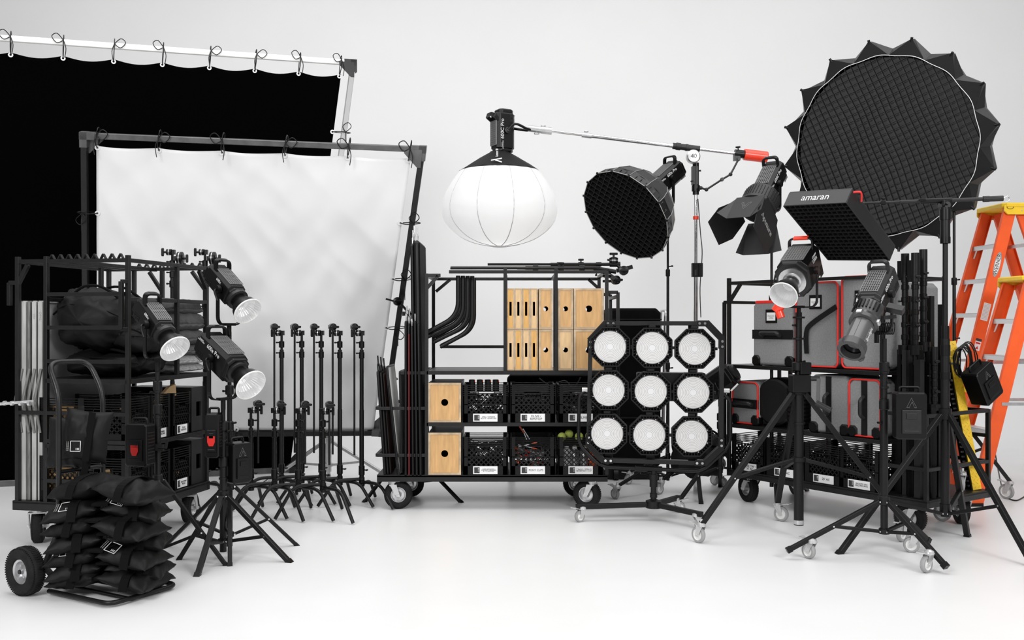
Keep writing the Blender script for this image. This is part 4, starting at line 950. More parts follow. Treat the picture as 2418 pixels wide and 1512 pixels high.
# ---------- large cloth frames ----------
def clothframe(name, label, cor, inset, mpipe, mcloth, ties, amp, sq=.045, cor_m=None, sides=(0, 1, 2, 3), seed=1, fold=1.0):
    """cor: TL, TR, BR, BL centre lines of the pipes; inset: cloth gaps top,right,bottom,left as fractions"""
    t = thing(name, label, 'cloth frame', T(*cor[3]))
    O = cor[3]; TL, TR, BR, BL = [c-O for c in cor]
    nrm = (TR-TL).cross(BL-TL).normalized()
    if nrm.y > 0: nrm = -nrm
    for k in sides:
        a, b = ((TL, TR), (TR, BR), (BR, BL), (BL, TL))[k]
        m = MB(); m.beam(a, b, sq, sq, up=nrm); m.obj('pipe', mpipe[k], t, bevel=.004)
    for i, c in enumerate((TL, TR, BR, BL)):
        m = MB(); u = (TR-TL).normalized()*(1 if i in (0, 3) else -1); v = (TL-BL).normalized()*(1 if i > 1 else -1)
        A = Matrix((u, v, u.cross(v))).transposed().to_4x4(); A.translation = c
        m.box((.03, 0, 0), (.12, sq*1.25, sq*1.25), A); m.box((0, .03, 0), (sq*1.25, .12, sq*1.25), A)
        m.prism([(0, 0), (.14, 0), (.14, .03), (.03, .14), (0, .14)], -.004, .004, A @ T(0, 0, .03)); m.obj('corner_bracket', cor_m or M_dk, t)
    bil = lambda u, v: (TL*(1-u)+TR*u)*(1-v)+(BL*(1-u)+BR*u)*v
    n = 90; vs = []; fs = []; o = Vector((seed*9, seed*4, 0)); it, ir, ib, il = inset
    tt = ties[0]
    for i in range(n+1):
        for j in range(n+1):
            s = i/n; v = j/n; u = il+(1-il-ir)*s; vv = it+(1-it-ib)*v
            # edge scallops between the ties
            f = (s*tt) % 1.0; sc = math.sin(f*PI)*(.009 if fold < .5 else .005)*(1-v)**3
            p = bil(u, vv+sc)
            w = noise.noise(Vector((u*4, vv*4, 0))+o)*.010+noise.noise(Vector((u*12+vv*6, vv*5-u*3, 2))+o)*.012*fold
            k = abs(noise.noise(Vector((u*9-vv*7, (u+vv)*2.2, 5))+o))
            w += -k*.014*fold; w *= min(1, min(s, 1-s, v, 1-v)*12+.15)
            rad = math.sin((s*tt)*2*PI)*.008*max(0, 1-v*3.5)*fold
            vs.append(p+nrm*((w+rad)*amp-.0))
    for i in range(n):
        for j in range(n): a = i*(n+1)+j; fs.append((a, a+1, a+n+2, a+n+1))
    m = MB(); m.add(vs, fs, True); co = m.obj('cloth', mcloth, t)
    sd = co.modifiers.new('thickness', 'SOLIDIFY'); sd.thickness = .002
    rnd = random.Random(seed)
    def tie(p, q, big=1.0):
        d = (q-p); sidev = d.cross(nrm).normalized(); m = MB(); r_ = .0042
        pts = [p, p+d*.5+nrm*-.02, q+d.normalized()*.04+nrm*-.045, q+nrm*.0+d.normalized()*.06, p+d*.6+nrm*.05, p+nrm*.01]
        m.tube(smoothpath(pts, 4), r_, 6)
        k = q+nrm*.03*0+d*.1; s_ = rnd.choice((-1, 1))
        m.tube(smoothpath([k+nrm*.03, k+nrm*.04+sidev*.05*s_*big+d.normalized()*.05, k+nrm*.04+sidev*.09*s_*big+d.normalized()*.02, k+nrm*.04+sidev*.05*s_*big-d.normalized()*.03, k+nrm*.03], 4), r_*.9, 6)
        m.tube(smoothpath([k+nrm*.03, k+nrm*.04-sidev*.02*s_+Vector((0, 0, -.07)), k+nrm*.04-sidev*.01*s_+Vector((0, 0, -.15*big))], 4), r_*.8, 6)
        m.obj('tie', M_pl, t)
        m = MB(); m.M = T(*(p+nrm*.006)) @ frame((0, 0, 0), nrm); m.lathe([(.009, -.003), (.02, -.003), (.02, .003), (.009, .003), (.009, -.003)], None, 16, cap=False); m.obj('grommet', M_card, t)
    for i in range(tt+1):
        s = i/tt; s2 = min(.995, max(.005, s)); u = il+(1-il-ir)*s2
        tie(bil(u, it+.006)+nrm*.0, bil(u, 0.0))
    for v in ties[1]: tie(bil(1-ir-.004, it+(1-it-ib)*v), bil(1.0, it+(1-it-ib)*v))
    for v in ties[2]: tie(bil(il+.004, it+(1-it-ib)*v), bil(0.0, it+(1-it-ib)*v))
    for s in ties[3]: tie(bil(il+(1-il-ir)*s, 1-ib-.004), bil(il+(1-il-ir)*s, 1.0), .6)
    return t
M_pipe2 = mat('light_grey_pipe', (0.34, 0.34, 0.34), 0.4, metal=0.3)
TR_ = P(834, 149, 9.3); L0 = P(0, 90, 8.14); BR_ = P(706, 1122, 9.05); L1 = P(0, 1150, 8.25)
BR_.z = .03; L1.z = .03
TL_ = TR_+(L0-TR_)*1.13; BL_ = BR_+(L1-BR_)*1.13
clothframe('black_cloth_frame', 'huge black cloth laced in a silver pipe frame at the back left', [TL_, TR_, BR_, BL_], (.030, .030, .004, .02),
           [M_wht, M_pipe2, M_gpipe, M_gpipe], M_duve, (8, (.15, .45, .8), (), ()), .3, .048, M_dk, seed=2, fold=.2)
clothframe('white_silk_frame', 'white silk laced in a dark grey pipe frame leaning behind the C-stands', [P(199, 320, 7.55), P(998, 353, 7.6), P(903, 1022, 8.45), P(205, 1026, 8.3)], (.030, .032, .012, .035),
           [M_gpipe, M_rig, M_rig, M_rig], M_silk, (5, (.22, .42, .6, .8), (.22, .55), (.5,)), 1.7, .045, M_gpipe, seed=5)
# stands behind the silk frame
stand('black stand clamped to the right edge of the silk frame', 962, 7.85, 748, 1060, 1140, [(1087, 1187), (862, 1186), (965, 1140)], .6, .016, ((800, 1), (900, -1)), lw=.022, steps=(860, 980))
t = thing('frame_clamp', 'black grip heads clamping the silk frame pipe to its stand', 'clamp', at(938, 712, 7.88))
grip_head(t, R(PI/2, 'X') @ R(.3, 'Y'), .034); grip_head(t, T(.085, .01, -.10) @ R(PI/2, 'Y'), .030); m = MB(); m.cyl((.02, 0, -.01), (.09, .01, -.09), .010); m.beam((-.09, -.02, .02), (-.02, -.01, .0), .014); m.obj('clamp_arm', M_pl, t)
stand('silver legged stand low behind the C-stands', 775, 8.6, 1000, 1042, 1098, [(618, 1148), (938, 1140), (776, 1125)], .5, .03, (), m=M_alu, lw=.028, steps=(1010, 1020))

# ---------- hanging lantern on boom ----------
def place(pivot, yaw, hp): return T(pivot.x, pivot.y, pivot.z-hp) @ R(deg(yaw))
def light2(label, M, tilt, side=1, **kw): return light(label, M, tilt, side=side, **kw)
t = light('black lamp hanging head down above the white lantern', place(P(1187, 312, 8.0), -62, 0), deg(90), (.145, .165, .30), 0, 0, side=1, txt=(('600C Pro', .042),), refl=False, red=False)
t_lamp = t
# replace the floor yoke by arms reaching to the boom
for ch in list(t.children):
    if ch.name.startswith('yoke'):
        for c2 in list(ch.children): bpy.data.objects.remove(c2)
        bpy.data.objects.remove(ch)
Mi = (place(P(1187, 312, 8.0), -62, 0)).inverted()
pe = P(1258, 306, 8.0)
for sg in (-1, 1):
    m = MB(); c = (place(P(1187, 312, 8.0), -62, 0)) @ Vector((sg*.095, 0, 0)); pts = [c, c+Vector((.06, 0, .05)), Vector((pe.x-.05, pe.y-.035*sg, pe.z+.0)), pe]
    m.tube([Mi @ p for p in smoothpath(pts, 5)], .011, 8); m.obj('yoke_arm', M_pl, t)
M_seam = mat('grey_seam_tape', (0.45, 0.45, 0.45), 0.8)
PL = P(1180, 492, 8.0); sc_ = F/8.0
t = thing('lantern_softbox', 'large white fabric lantern with black skirt hanging from the boom', 'lantern', T(*PL))
pr = [(q_[0], q_[2]) for q_ in smoothpath([(.33, 0, .30), (.385, 0, .225), (.44, 0, .13), (.473, 0, .03), (.475, 0, -.04), (.455, 0, -.11), (.40, 0, -.18), (.31, 0, -.245), (.20, 0, -.288), (.09, 0, -.308), (.03, 0, -.312)], 4)]
m = MB(); n = 80; vs = []; fs = []
for r_, z_ in pr:
    for j in range(n):
        a = 2*PI*j/n; g = abs(math.sin(a*5+.3)); k = r_*(1-.03*(1-g)**2*1.0+.006*noise.noise(Vector((math.cos(a)*4, math.sin(a)*4, z_*40)))); vs.append((k*math.cos(a), k*math.sin(a), z_))
for i in range(len(pr)-1):
    for j in range(n): fs.append((i*n+j, (i+1)*n+j, (i+1)*n+(j+1) % n, i*n+(j+1) % n))
m.add(vs, fs, True); m.add([(.03*math.cos(2*PI*j/12), .03*math.sin(2*PI*j/12), -.313) for j in range(12)], [tuple(range(11, -1, -1))]); m.obj('diffuser', M_lant, t)
m = MB()
for j in range(10):
    a = 2*PI*(j-.0)/10-.06; m.mark().tube([(r_*.972*math.cos(a), r_*.972*math.sin(a), z_) for r_, z_ in pr], .0032, 4)
each(m, 'seam', M_seam, t)
m = MB(); m.lathe([(.02, -.322), (.06, -.318), (.06, -.310)], None, 20); m.obj('bottom_cap', M_card, t)
m = MB(); pr2 = [(.075, .465), (.085, .455), (.17, .405), (.26, .345), (.335, .298)]; vs = []; fs = []; n = 60
for i, (r_, z_) in enumerate(pr2):
    for j in range(n):
        a = 2*PI*j/n; g = abs(math.sin(a*5+.3)); k = r_*(1-.06*(1-g)**2+.02*noise.noise(Vector((math.cos(a)*5, math.sin(a)*5, z_*20)))); vs.append((k*math.cos(a), k*math.sin(a), z_+.02*(1-g)**2*(i > 2)))
for i in range(len(pr2)-1):
    for j in range(n): fs.append((i*n+j, i*n+(j+1) % n, (i+1)*n+(j+1) % n, (i+1)*n+j))
m.add(vs, fs, True); so = m.obj('skirt', M_fab2, t)
m = MB(); A = T(-.065, -.262, .362) @ R(deg(40), 'X'); m.prism([(0, 0), (.0, .014), (.085, .045), (.085, .028)], 0, .0015, A @ T(0, -.03, 0)); m.prism([(.045, .012), (.085, -.012), (.085, -.028), (.03, .004)], 0, .0015, A @ T(0, -.03, 0)); m.obj('emblem', M_winkp, so)
text('lettering', 'Lantern 90', .030, T(-.02, -.168, .428) @ R(deg(38), 'X') @ R(PI/2), M_winkp, so)
pl_ = bpy.data.lights.new('lantern_fill_light', 'POINT'); pl_.energy = 2.4; pl_.shadow_soft_size = .12; plo = bpy.data.objects.new('lantern_fill_light', pl_); C.objects.link(plo); plo.location = PL+Vector((0, 0, -.05))  # point light added inside the lantern to lift its underside
# boom arm
a = P(1252, 304, 8.0); b = P(1757, 365, 8.07); d = (b-a)
t = thing('boom_arm', 'long chrome boom arm with red counterweight', 'boom', T(*a)); at_ = lambda f: d*f
m = MB(); m.cyl(at_(.02), at_(.27), .0115, n=20); m.cyl(at_(.25), at_(.70), .0165, n=20); m.cyl(at_(.75), at_(.985), .0145, n=20); m.obj('boom_tube', M_chr, t)
m = MB(); m.mark(); m.cyl(at_(-.01), at_(.09), .026, n=20); m.cyl(at_(.05), at_(.10), .03, n=20); knob(m, at_(.03), (0, -.2, -1), .02, .03); knob(m, at_(.06), (0, -.2, 1), .018, .028); m.mark(); m.cyl(at_(.24), at_(.285), .021, n=20); knob(m, at_(.26), (0, -.2, 1), .016, .025)
each(m, 'clamp_collar', M_alu, t)
m = MB(); m.cyl(at_(.665), at_(.79), .026, n=20); m.cyl(at_(.68), at_(.70), .031, n=20); m.cyl(at_(.725), at_(.735), .029, n=20); m.obj('pivot_sleeve', M_dk, t)
m = MB(); m.cyl(at_(1.0), at_(1.105), .047, n=32); m.lathe([(.047, 0), (.044, .006)], frame(at_(1.105), d), 32); m.obj('counterweight', M_redw, t)
m = MB(); m.cyl(at_(.955), at_(1.0), .034, n=16); knob(m, at_(.975), (-.2, -.3, 1), .02, .05); m.box(at_(.965)+Vector((0, 0, -.03)), (.05, .05, .06)); m.obj('weight_clamp', M_pl, t)
m = MB(); m.M = T(*(-a)) @ T(*P(1636, 371, 8.0)) @ R(PI/2, 'X'); m.lathe([(.02, -.03), (.05, -.028), (.055, -.02), (.055, .035), (.046, .045), (.0, .048)], None, 28); po = m.obj('pivot_disc', M_alu, t)
text('lettering', '40', .05, T(*(-a)) @ T(*P(1636, 371, 8.0)) @ T(0, -.0495, 0) @ FACE, M_dk, po)
# articulated arm
t = thing('articulated_arm', 'thin black jointed arm between the boom and the chrome stand', 'arm', T(*P(1744, 376, 8.05)))
pts = [P(1744, 376, 8.05), P(1725, 412, 7.95), P(1705, 424, 7.92), P(1668, 448, 7.95), P(1655, 444, 8.0)]; o_ = pts[0]
m = MB()
for i in range(len(pts)-1): m.cyl(pts[i]-o_, pts[i+1]-o_, .008)
for p in pts: m.sphere(p-o_, .0165, 10)
for p in (pts[0], pts[2]): m.cyl(p-o_+Vector((0, -.02, 0)), p-o_+Vector((0, .02, 0)), .014)
m.obj('arm_tube', M_dk, t)
# chrome boom stand
t = stand('tall chrome boom stand with a strip of red tape', 1643, 8.07, 378, 1075, 1120, [(1693, 1147), (1562, 1167), (1655, 1190)], .55, .021, ((628, 1), (405, 1), (430, -1)), 1163, (1, 1, 0), cr=.045, steps=(640, 1000), rings=(), lw=.028)
for c in list(t.children):
    if c.name.startswith('column'): c.data.materials[0] = M_chr
zz = lambda y: CZ-(y-HZ)*8.07/F
m = MB(); m.box((-.01, 0, zz(415)), (.05, .05, .15)); m.cyl((0, 0, zz(460)), (0, 0, zz(385)), .026, n=18); m.cyl((0, 0, zz(452)), (0, 0, zz(438)), .034, n=18); m.obj('receiver_block', M_pl, t)
m = MB(); m.cyl((0, 0, zz(519)), (0, 0, zz(511)), .0235, n=20); m.obj('red_tape', M_redw, t)
m = MB(); m.box((.01, 0, zz(638)), (.09, .05, .115)); m.obj('leg_release', M_pl, t, bevel=.004)
t = thing('power_cable', 'thin black cable hanging down along the chrome stand', 'cable', T(*P(1652, 560, 8.03)))
m = MB(); o_ = P(1652, 560, 8.03); m.tube([q_-o_ for q_ in smoothpath([P(1648, 470, 8.03), P(1654, 550, 8.03), P(1658, 600, 8.0), P(1653, 680, 8.03), P(1655, 750, 8.03)], 6)], .004, 6); m.obj('cord', M_dk, t)

# ---------- dome softboxes ----------
def gridmesh(Rr, sp, depth, poly, bulge=0.0, jit=0.0, ang=0.0, seed=0, tk=.0012):
    """fabric honeycomb: two families of upright strips inside a disc; cells open along Z"""
    m = MB(); nx = int(Rr/sp)+1; o = Vector((seed, 0, 0))
    for fam in (0, 1):
        for i in range(-nx, nx+1):
            c = i*sp
            if abs(c) >= Rr*.985: continue
            h = math.sqrt(Rr*Rr-c*c); k = max(6, int(2*h/sp*1.2)); vs = []; fs = []
            for j in range(k+1):
                t = -h+2*h*j/k; off = jit*noise.noise(Vector((c*3, t*3, fam*7))+o)+(jit*.5*math.sin(j*PI))
                x, y = (c+off, t) if fam == 0 else (t, c+off)
                ca, sa = math.cos(ang), math.sin(ang); X, Y = x*ca-y*sa, x*sa+y*ca
                zb = -bulge*(1-(c*c+t*t)/(Rr*Rr))
                dx, dy = ((tk, 0) if fam == 0 else (0, tk)); DX, DY = dx*ca-dy*sa, dx*sa+dy*ca
                vs += [(X-DX, Y-DY, zb), (X-DX, Y-DY, zb-depth), (X+DX, Y+DY, zb), (X+DX, Y+DY, zb-depth)]
            for j in range(k):
                a = j*4; b = a+4; fs += [(a, b, b+1, a+1), (a+2, a+3, b+3, b+2), (a, a+2, b+2, b)]
            m.add(vs, fs, False)
    return m
M_gridf = mat('grid_fabric', (0.010, 0.010, 0.010), 0.55, spec=0.45)
M_gridb = mat('grid_backing', (0.004, 0.004, 0.004), 0.8)
M_gridg = mat('dark_grey_diffusion', (0.075, 0.075, 0.077), 0.6, spec=0.4)
M_shell = mat('softbox_nylon', (0.012, 0.012, 0.0125), 0.38, spec=0.5, bump=0.3, bscale=7)
piv = P(1570, 424, 8.0); yw, tl = -50, 35
Rd = .40; hp_ = .24
t = light('black lamp wearing the octagonal honeycomb softbox', place(piv, yw, hp_), deg(tl), (.145, .165, .32), hp_, -.02, side=1, txt=(('600x Pro', .036),), refl=False)
B = T(0, 0, hp_) @ BODYT(deg(tl)); z0 = .16; dd = .42; N = 16
shell = MB(); shell.M = B
prf = [(.075, z0), (.10, z0+.01), (.23, z0+.09), (.33, z0+.21), (.385, z0+.33), (Rd, z0+dd)]
vs = []; fs = []
for r_, z_ in prf:
    for j in range(N): a = 2*PI*(j+.5)/N; vs.append((r_*math.cos(a), r_*math.sin(a), z_))
for i in range(len(prf)-1):
    for j in range(N): fs.append((i*N+j, i*N+(j+1) % N, (i+1)*N+(j+1) % N, (i+1)*N+j))
shell.add(vs, fs, False); so = shell.obj('softbox_shell', M_shell, t)
m = MB(); m.M = B
for j in range(N): a = 2*PI*(j+.5)/N; m.tube([((r_+.002)*math.cos(a), (r_+.002)*math.sin(a), z_) for r_, z_ in prf[1:]], .0022, 4)
m.tube([(Rd*1.003*math.cos(2*PI*(j+.5)/N), Rd*1.003*math.sin(2*PI*(j+.5)/N), z0+dd) for j in range(N)], .003, 5, closed=True); m.obj('piping', M_ginkp, so)
m = MB(); m.M = B
for j in range(N): a = 2*PI*(j+.5)/N; m.mark().cyl((Rd*.97*math.cos(a), Rd*.97*math.sin(a), z0+dd-.01), (Rd*1.02*math.cos(a), Rd*1.02*math.sin(a), z0+dd+.006), .009, n=8)
each(m, 'rod_tip', M_pl, so)
g = gridmesh(Rd*.985, .046, .045, N, .015, .006, .75); g2 = MB(); g2.M = B @ T(0, 0, z0+dd-.005); g2.add(g.v, g.f); g2.obj('honeycomb_grid', M_gridf, so)
m = MB(); m.M = B @ T(0, 0, z0+dd-.075); m.add([(Rd*.96*math.cos(2*PI*j/32), Rd*.96*math.sin(2*PI*j/32), 0) for j in range(32)], [tuple(range(32))]); m.obj('inner_diffuser', M_gridb, so)
m = MB(); A = B @ T(0, .372, z0+.235) @ R(PI, 'Y') @ R(deg(-72), 'X') @ T(0, 0, .005); 
chevron(so, A, .035); text('lettering', 'Light Dome', .03, A @ T(.12, 0, 0), M_winkp, so)
pz = piv.copy(); pz.z -= hp_
stand('slim black stand carrying the octagonal softbox', 1577, 7.95, 516, 1080, 1125, [(1458, 1180), (1489, 1143), (1700, 1150)], .55, .0135, ((630, 1), (870, 1)), 1135, (1, 1, 1), cr=.042, steps=(640, 860), lw=.022)

# huge parabolic dome
piv = P(2155, 322, 8.35); yw, tl = -38, 10; t = thing('giant_softbox', 'giant round softbox with black egg-crate grid and pointed rim at upper right', 'softbox', place(P(2086, 347, 7.95), yw, 0))
B = BODYT(deg(tl)); Rg = .735; N = 16
g = gridmesh(Rg*.985, .052, .030, N, .05, .016, .33, 3); g2 = MB(); g2.M = B; g2.add(g.v, g.f); g2.obj('egg_crate_grid', M_gridf, t)
m = MB(); m.M = B; vs = [(0, 0, -.105)]+[(Rg*.55*math.cos(2*PI*j/48), Rg*.55*math.sin(2*PI*j/48), -.088) for j in range(48)]+[(Rg*.97*math.cos(2*PI*j/48), Rg*.97*math.sin(2*PI*j/48), -.045) for j in range(48)]
m.add(vs, [(0, 1+j, 1+(j+1) % 48) for j in range(48)]+[(1+j, 49+j, 49+(j+1) % 48, 1+(j+1) % 48) for j in range(48)], True); m.obj('inner_diffuser', M_gridg, t)
def tipa(j): return 2*PI*(j+.22)/N
m = MB(); m.M = B; vs = []; fs = []
levels = [(1.165, -.015, .985, .0), (1.17, -.10, 1.06, -.10), (1.10, -.25, 1.04, -.25), (.88, -.46, .84, -.46), (.5, -.64, .48, -.64), (.13, -.74, .13, -.74)]
for rt, zt_, rv, zv in levels:
    for j in range(N):
        a = tipa(j); b_ = tipa(j+.5); vs += [(Rg*rt*math.cos(a), Rg*rt*math.sin(a), zt_), (Rg*rv*math.cos(b_), Rg*rv*math.sin(b_), zv)]
n2 = 2*N
for i in range(len(levels)-1):
    for j in range(n2): fs.append((i*n2+j, i*n2+(j+1) % n2, (i+1)*n2+(j+1) % n2, (i+1)*n2+j))
m.add(vs, fs, False); so = m.obj('shell', M_shell, t)
m = MB(); m.M = B
for j in range(N):
    m.mark(); a = tipa(j); v0 = tipa(j-.5); v1 = tipa(j+.5); L_ = []
    arc = [(Rg*.985*math.cos(v0+(v1-v0)*k/6), Rg*.985*math.sin(v0+(v1-v0)*k/6), -.004) for k in range(7)]
    m.add([(Rg*1.172*math.cos(a), Rg*1.172*math.sin(a), -.012)]+arc, [(0, k+1, k+2) for k in range(6)])
each(m, 'front_flap', M_fab2, t)
m = MB(); m.M = B; m.tube([(Rg*(.985+.008*math.cos(N*2*PI*k/192))*math.cos(2*PI*k/192), Rg*(.985+.008*math.cos(N*2*PI*k/192))*math.sin(2*PI*k/192), .002) for k in range(192)], .0028, 5, closed=True); m.obj('rim_piping', M_winkp, t)
m = MB(); m.M = B
for j in range(N): a = tipa(j); m.mark().cyl((Rg*1.13*math.cos(a), Rg*1.13*math.sin(a), -.02), (Rg*1.18*math.cos(a), Rg*1.18*math.sin(a), -.010), .011, n=8)
each(m, 'rod_tip', M_pl, t)
stand('black wheeled stand behind the right cart holding the giant softbox', 2253, 7.75, 470, 980, 1080, [(2385, 1180), (2120, 1150), (2215, 1230)], .5, .016, ((662, 1), (800, 1)), 1110, (1, 1, 1), cr=.06, steps=(660, 850), lw=.028)

# ---------- flat honeycomb panel ----------
a = P(1850, 487, 6.2); b = P(1998, 480, 5.85); dq = P(1975, 618, 6.5)
e1 = b-a; w1 = e1.length; e1.normalize(); e2 = dq-a; e2 = e2-e1*e2.dot(e1); w2 = (dq-a).length*.97; e2.normalize(); nn = e2.cross(e1); nn = nn if nn.z < 0 else -nn
A = Matrix((e1, e2, e1.cross(e2))).transposed().to_4x4(); A.translation = a
sg = 1 if e1.cross(e2).dot(nn) > 0 else -1
dep = .105
t = thing('panel_softbox', 'flat rectangular black softbox with printed brand word on its edge, tilted down', 'softbox', A)
m = MB()
for c, dm in (((w1/2, 0, 0), (w1, .006, dep)), ((w1/2, w2, 0), (w1, .006, dep)), ((0, w2/2, 0), (.006, w2, dep)), ((w1, w2/2, 0), (.006, w2, dep))): m.box((c[0], c[1], -sg*dep/2), dm)
m.box((w1/2, w2/2, -sg*(dep+.004)), (w1, w2, .01)); m.obj('softbox_wall', M_shell, t, bevel=.003)
m = MB(); nx = int(w1/.036); ny = int(w2/.036)
for i in range(1, nx): m.box((w1*i/nx, w2/2, -sg*.022), (.002, w2, .042))
for i in range(1, ny): m.box((w1/2, w2*i/ny, -sg*.022), (w1, .002, .042))
m.obj('honeycomb_grid', M_gridf, t)
m = MB(); m.box((w1/2, w2/2, -sg*.05), (w1*.99, w2*.99, .003)); m.obj('inner_diffuser', M_gridb, t)
m = MB(); m.tube([(0, 0, 0), (w1, 0, 0), (w1, w2, 0), (0, w2, 0)], .003, 5, closed=True); m.obj('edge_piping', M_dk, t)
Zt = Vector((0, 0, -sg)); TX = Vector((1, 0, 0)); TN = TX.cross(Zt)
At = Matrix((TX, Zt, TN)).transposed().to_4x4(); At.translation = Vector((w1*.48, -.0045, -sg*dep*.52))
if TN.y > 0: At = At @ R(PI, 'Y')
text('lettering', 'amaran', .068, At, M_winkp, t)
m = MB(); m.tube(smoothpath([(w1, .02, -sg*(dep-.01)), (w1+.03, .05, -sg*(dep+.01)), (w1+.02, .10, -sg*(dep-.02))], 5), .007, 6); m.obj('red_pull_tab', M_red, t)
m = MB(); m.box((w1/2, w2/2, -sg*(dep+.02)), (.12, .2, .03)); m.obj('mount_plate', M_pl, t)
pa = A @ Vector((w1*.6, w2*.42, -sg*(dep+.03))); pb = P(2330, 470, 6.02)
t = thing('boom_arm', 'black boom arm with grey foam grip carrying the flat softbox', 'boom', T(*P(2232, 472, 6.08)))
o_ = P(2232, 472, 6.08); q0 = P(2040, 480, 6.2)-o_; q1 = pb-o_; D_ = q1-q0
m = MB(); m.cyl(q0, q0+D_*.35, .0085, n=16); m.cyl(q0+D_*.3, q1, .012, n=16); m.cyl(pa-o_, q0, .01); m.obj('boom_tube', M_dk, t)
m = MB(); m.cyl(q1-D_*.0, q1+D_*.13, .0175, n=20); m.cyl(q1-D_*.03, q1+D_*.02, .019, n=20); m.obj('foam_grip', M_dk, t)
m = MB(); m.mark(); m.cyl(q0+D_*.47, q0+D_*.72, .017, n=16); knob(m, q0+D_*.48, (-.3, -.9, .2), .02, .02); m.mark(); m.cyl(q0+D_*.14, q0+D_*.18, .017, n=16); knob(m, q0+D_*.16, (0, -.3, 1), .012, .02); each(m, 'boom_collar', M_pl, t)
m = MB(); c = q1+D_*.13; m.tube(smoothpath([c, c+Vector((.03, 0, .015)), c+Vector((.035, 0, -.015)), c+Vector((.01, 0, -.02))], 4), .0025, 5); m.obj('hook', M_chr, t)
m = MB(); m.M = T(0, 0, -.035) @ R(PI/2, 'X'); m.lathe([(.02, -.035), (.034, -.03), (.034, .03), (.02, .035)], None, 20); knob(m, (0, 0, .03), (-.6, .1, .6), .018, .05); m.obj('pivot_head', M_pl, t)
t = stand('tall black stand at the right front carrying the flat softbox boom', 2232, 6.05, 488, 980, 1212, [(1984, 1308), (2440, 1340), (2284, 1268)], .62, .0285, ((860, 1), (900, 1)), 1222, steps=(600, 870), rings=(890, 912, 932), lw=.030)
zz = lambda y: CZ-(y-HZ)*6.05/F
for c in list(t.children):
    if c.name.startswith('column'):
        bpy.data.objects.remove(c); m = MB(); m.cyl((0, 0, zz(1220)), (0, 0, zz(800)), .027, n=24); m.cyl((0, 0, zz(810)), (0, 0, zz(565)), .0155, n=24); m.cyl((0, 0, zz(575)), (0, 0, zz(490)), .029, n=24); m.obj('column', M_blk, t); break
for c in list(t.children):
    if c.name.startswith('collar'): bpy.data.objects.remove(c)
for _ in (0,):
    for _ in (0,):
        m = MB()
        for y0, y1, r_ in ((1215, 1190, .033), (990, 965, .038), (895, 880, .031), (840, 815, .030), (815, 770, .024), (520, 495, .034), (575, 560, .031)): m.mark().cyl((0, 0, zz(y0)), (0, 0, zz(y1)), r_, n=24)
        each(m, 'collar', M_pl, t); break
# ---------- lamp with barn doors ----------
piv = P(1815, 436, 7.2); yw, tl = -40, 46; hp_ = .22
t = light('black lamp with lens tube and four open barn doors', place(piv, yw, hp_), deg(tl), (.145, .165, .30), hp_, -.03, side=1, txt=(('600C Pro', .038),), refl=False)
B = T(0, 0, hp_) @ BODYT(deg(tl)); zf0 = .12
m = MB(); m.M = B; m.lathe([(.08, zf0), (.125, zf0+.01), (.13, zf0+.03), (.13, zf0+.13), (.136, zf0+.135), (.136, zf0+.16), (.12, zf0+.165)], None, 40)
for k in range(36): a = 2*PI*k/36; m.box((.131*math.cos(a), .131*math.sin(a), zf0+.08), (.004, .006, .09), Matrix())
fo = m.obj('fresnel_tube', M_dk, t)
m = MB(); m.M = B; m.lathe([(0, zf0+.168), (.115, zf0+.166)], None, 32, cap=False); m.obj('lens', M_gridb, fo)
zd = zf0+.165
for k, (w0, w1_, L_, sp) in enumerate(((.22, .34, .34, 2), (.20, .30, .27, 30), (.22, .14, .26, 6), (.22, .16, .26, 20))):
    ang_ = [0, PI, PI/2, -PI/2][k]; A = B @ R(ang_) @ T(.125, 0, zd) @ R(deg(sp), 'Y')
    m = MB(); m.M = A
    big = k < 2
    poly = [(-w0/2, .0), (w0/2, .0), (w1_/2, L_*.55), (w1_/2*.75, L_), (-w1_/2*.75, L_), (-w1_/2, L_*.55)] if big else [(-w0/2, 0), (w0/2, 0), (w1_/2+.02, L_), (-w1_/2-.02, L_)]
    A2 = Matrix(((0, 0, 1, 0), (1, 0, 0, 0), (0, 1, 0, 0), (0, 0, 0, 1)))
    m.prism(poly, -.0015, .0015, A2)
    if not big:
        for s_ in (-1, 1):
            m.add([(0, s_*w0/2, 0), (0, s_*(w1_/2+.02), L_), (.03, s_*(w1_/2+.10), L_*.85), (.0, s_*w0/2*1.05, .02)], [(0, 1, 2, 3)])
    do = m.obj('barn_door', M_dk, t, 'flat black metal leaf')
    A3 = A @ A2
    if k == 2: chevron(do, A3 @ T(0, L_*.45, .003), .065, M_ginkp, True)
    if k == 1: pass
    if k == 0: text('lettering', 'Aputure', .062, A3 @ T(0, L_*.5, .003) @ R(PI), M_ginkp, do, outline=True)
stand('slim black stand behind the right cart carrying the barn door lamp', 1822, 7.35, 520, 1085, 1130, [(1770, 1175), (1905, 1160), (1835, 1200)], .5, .015, ((700, 1),), 1150, steps=(700, 900), lw=.022)

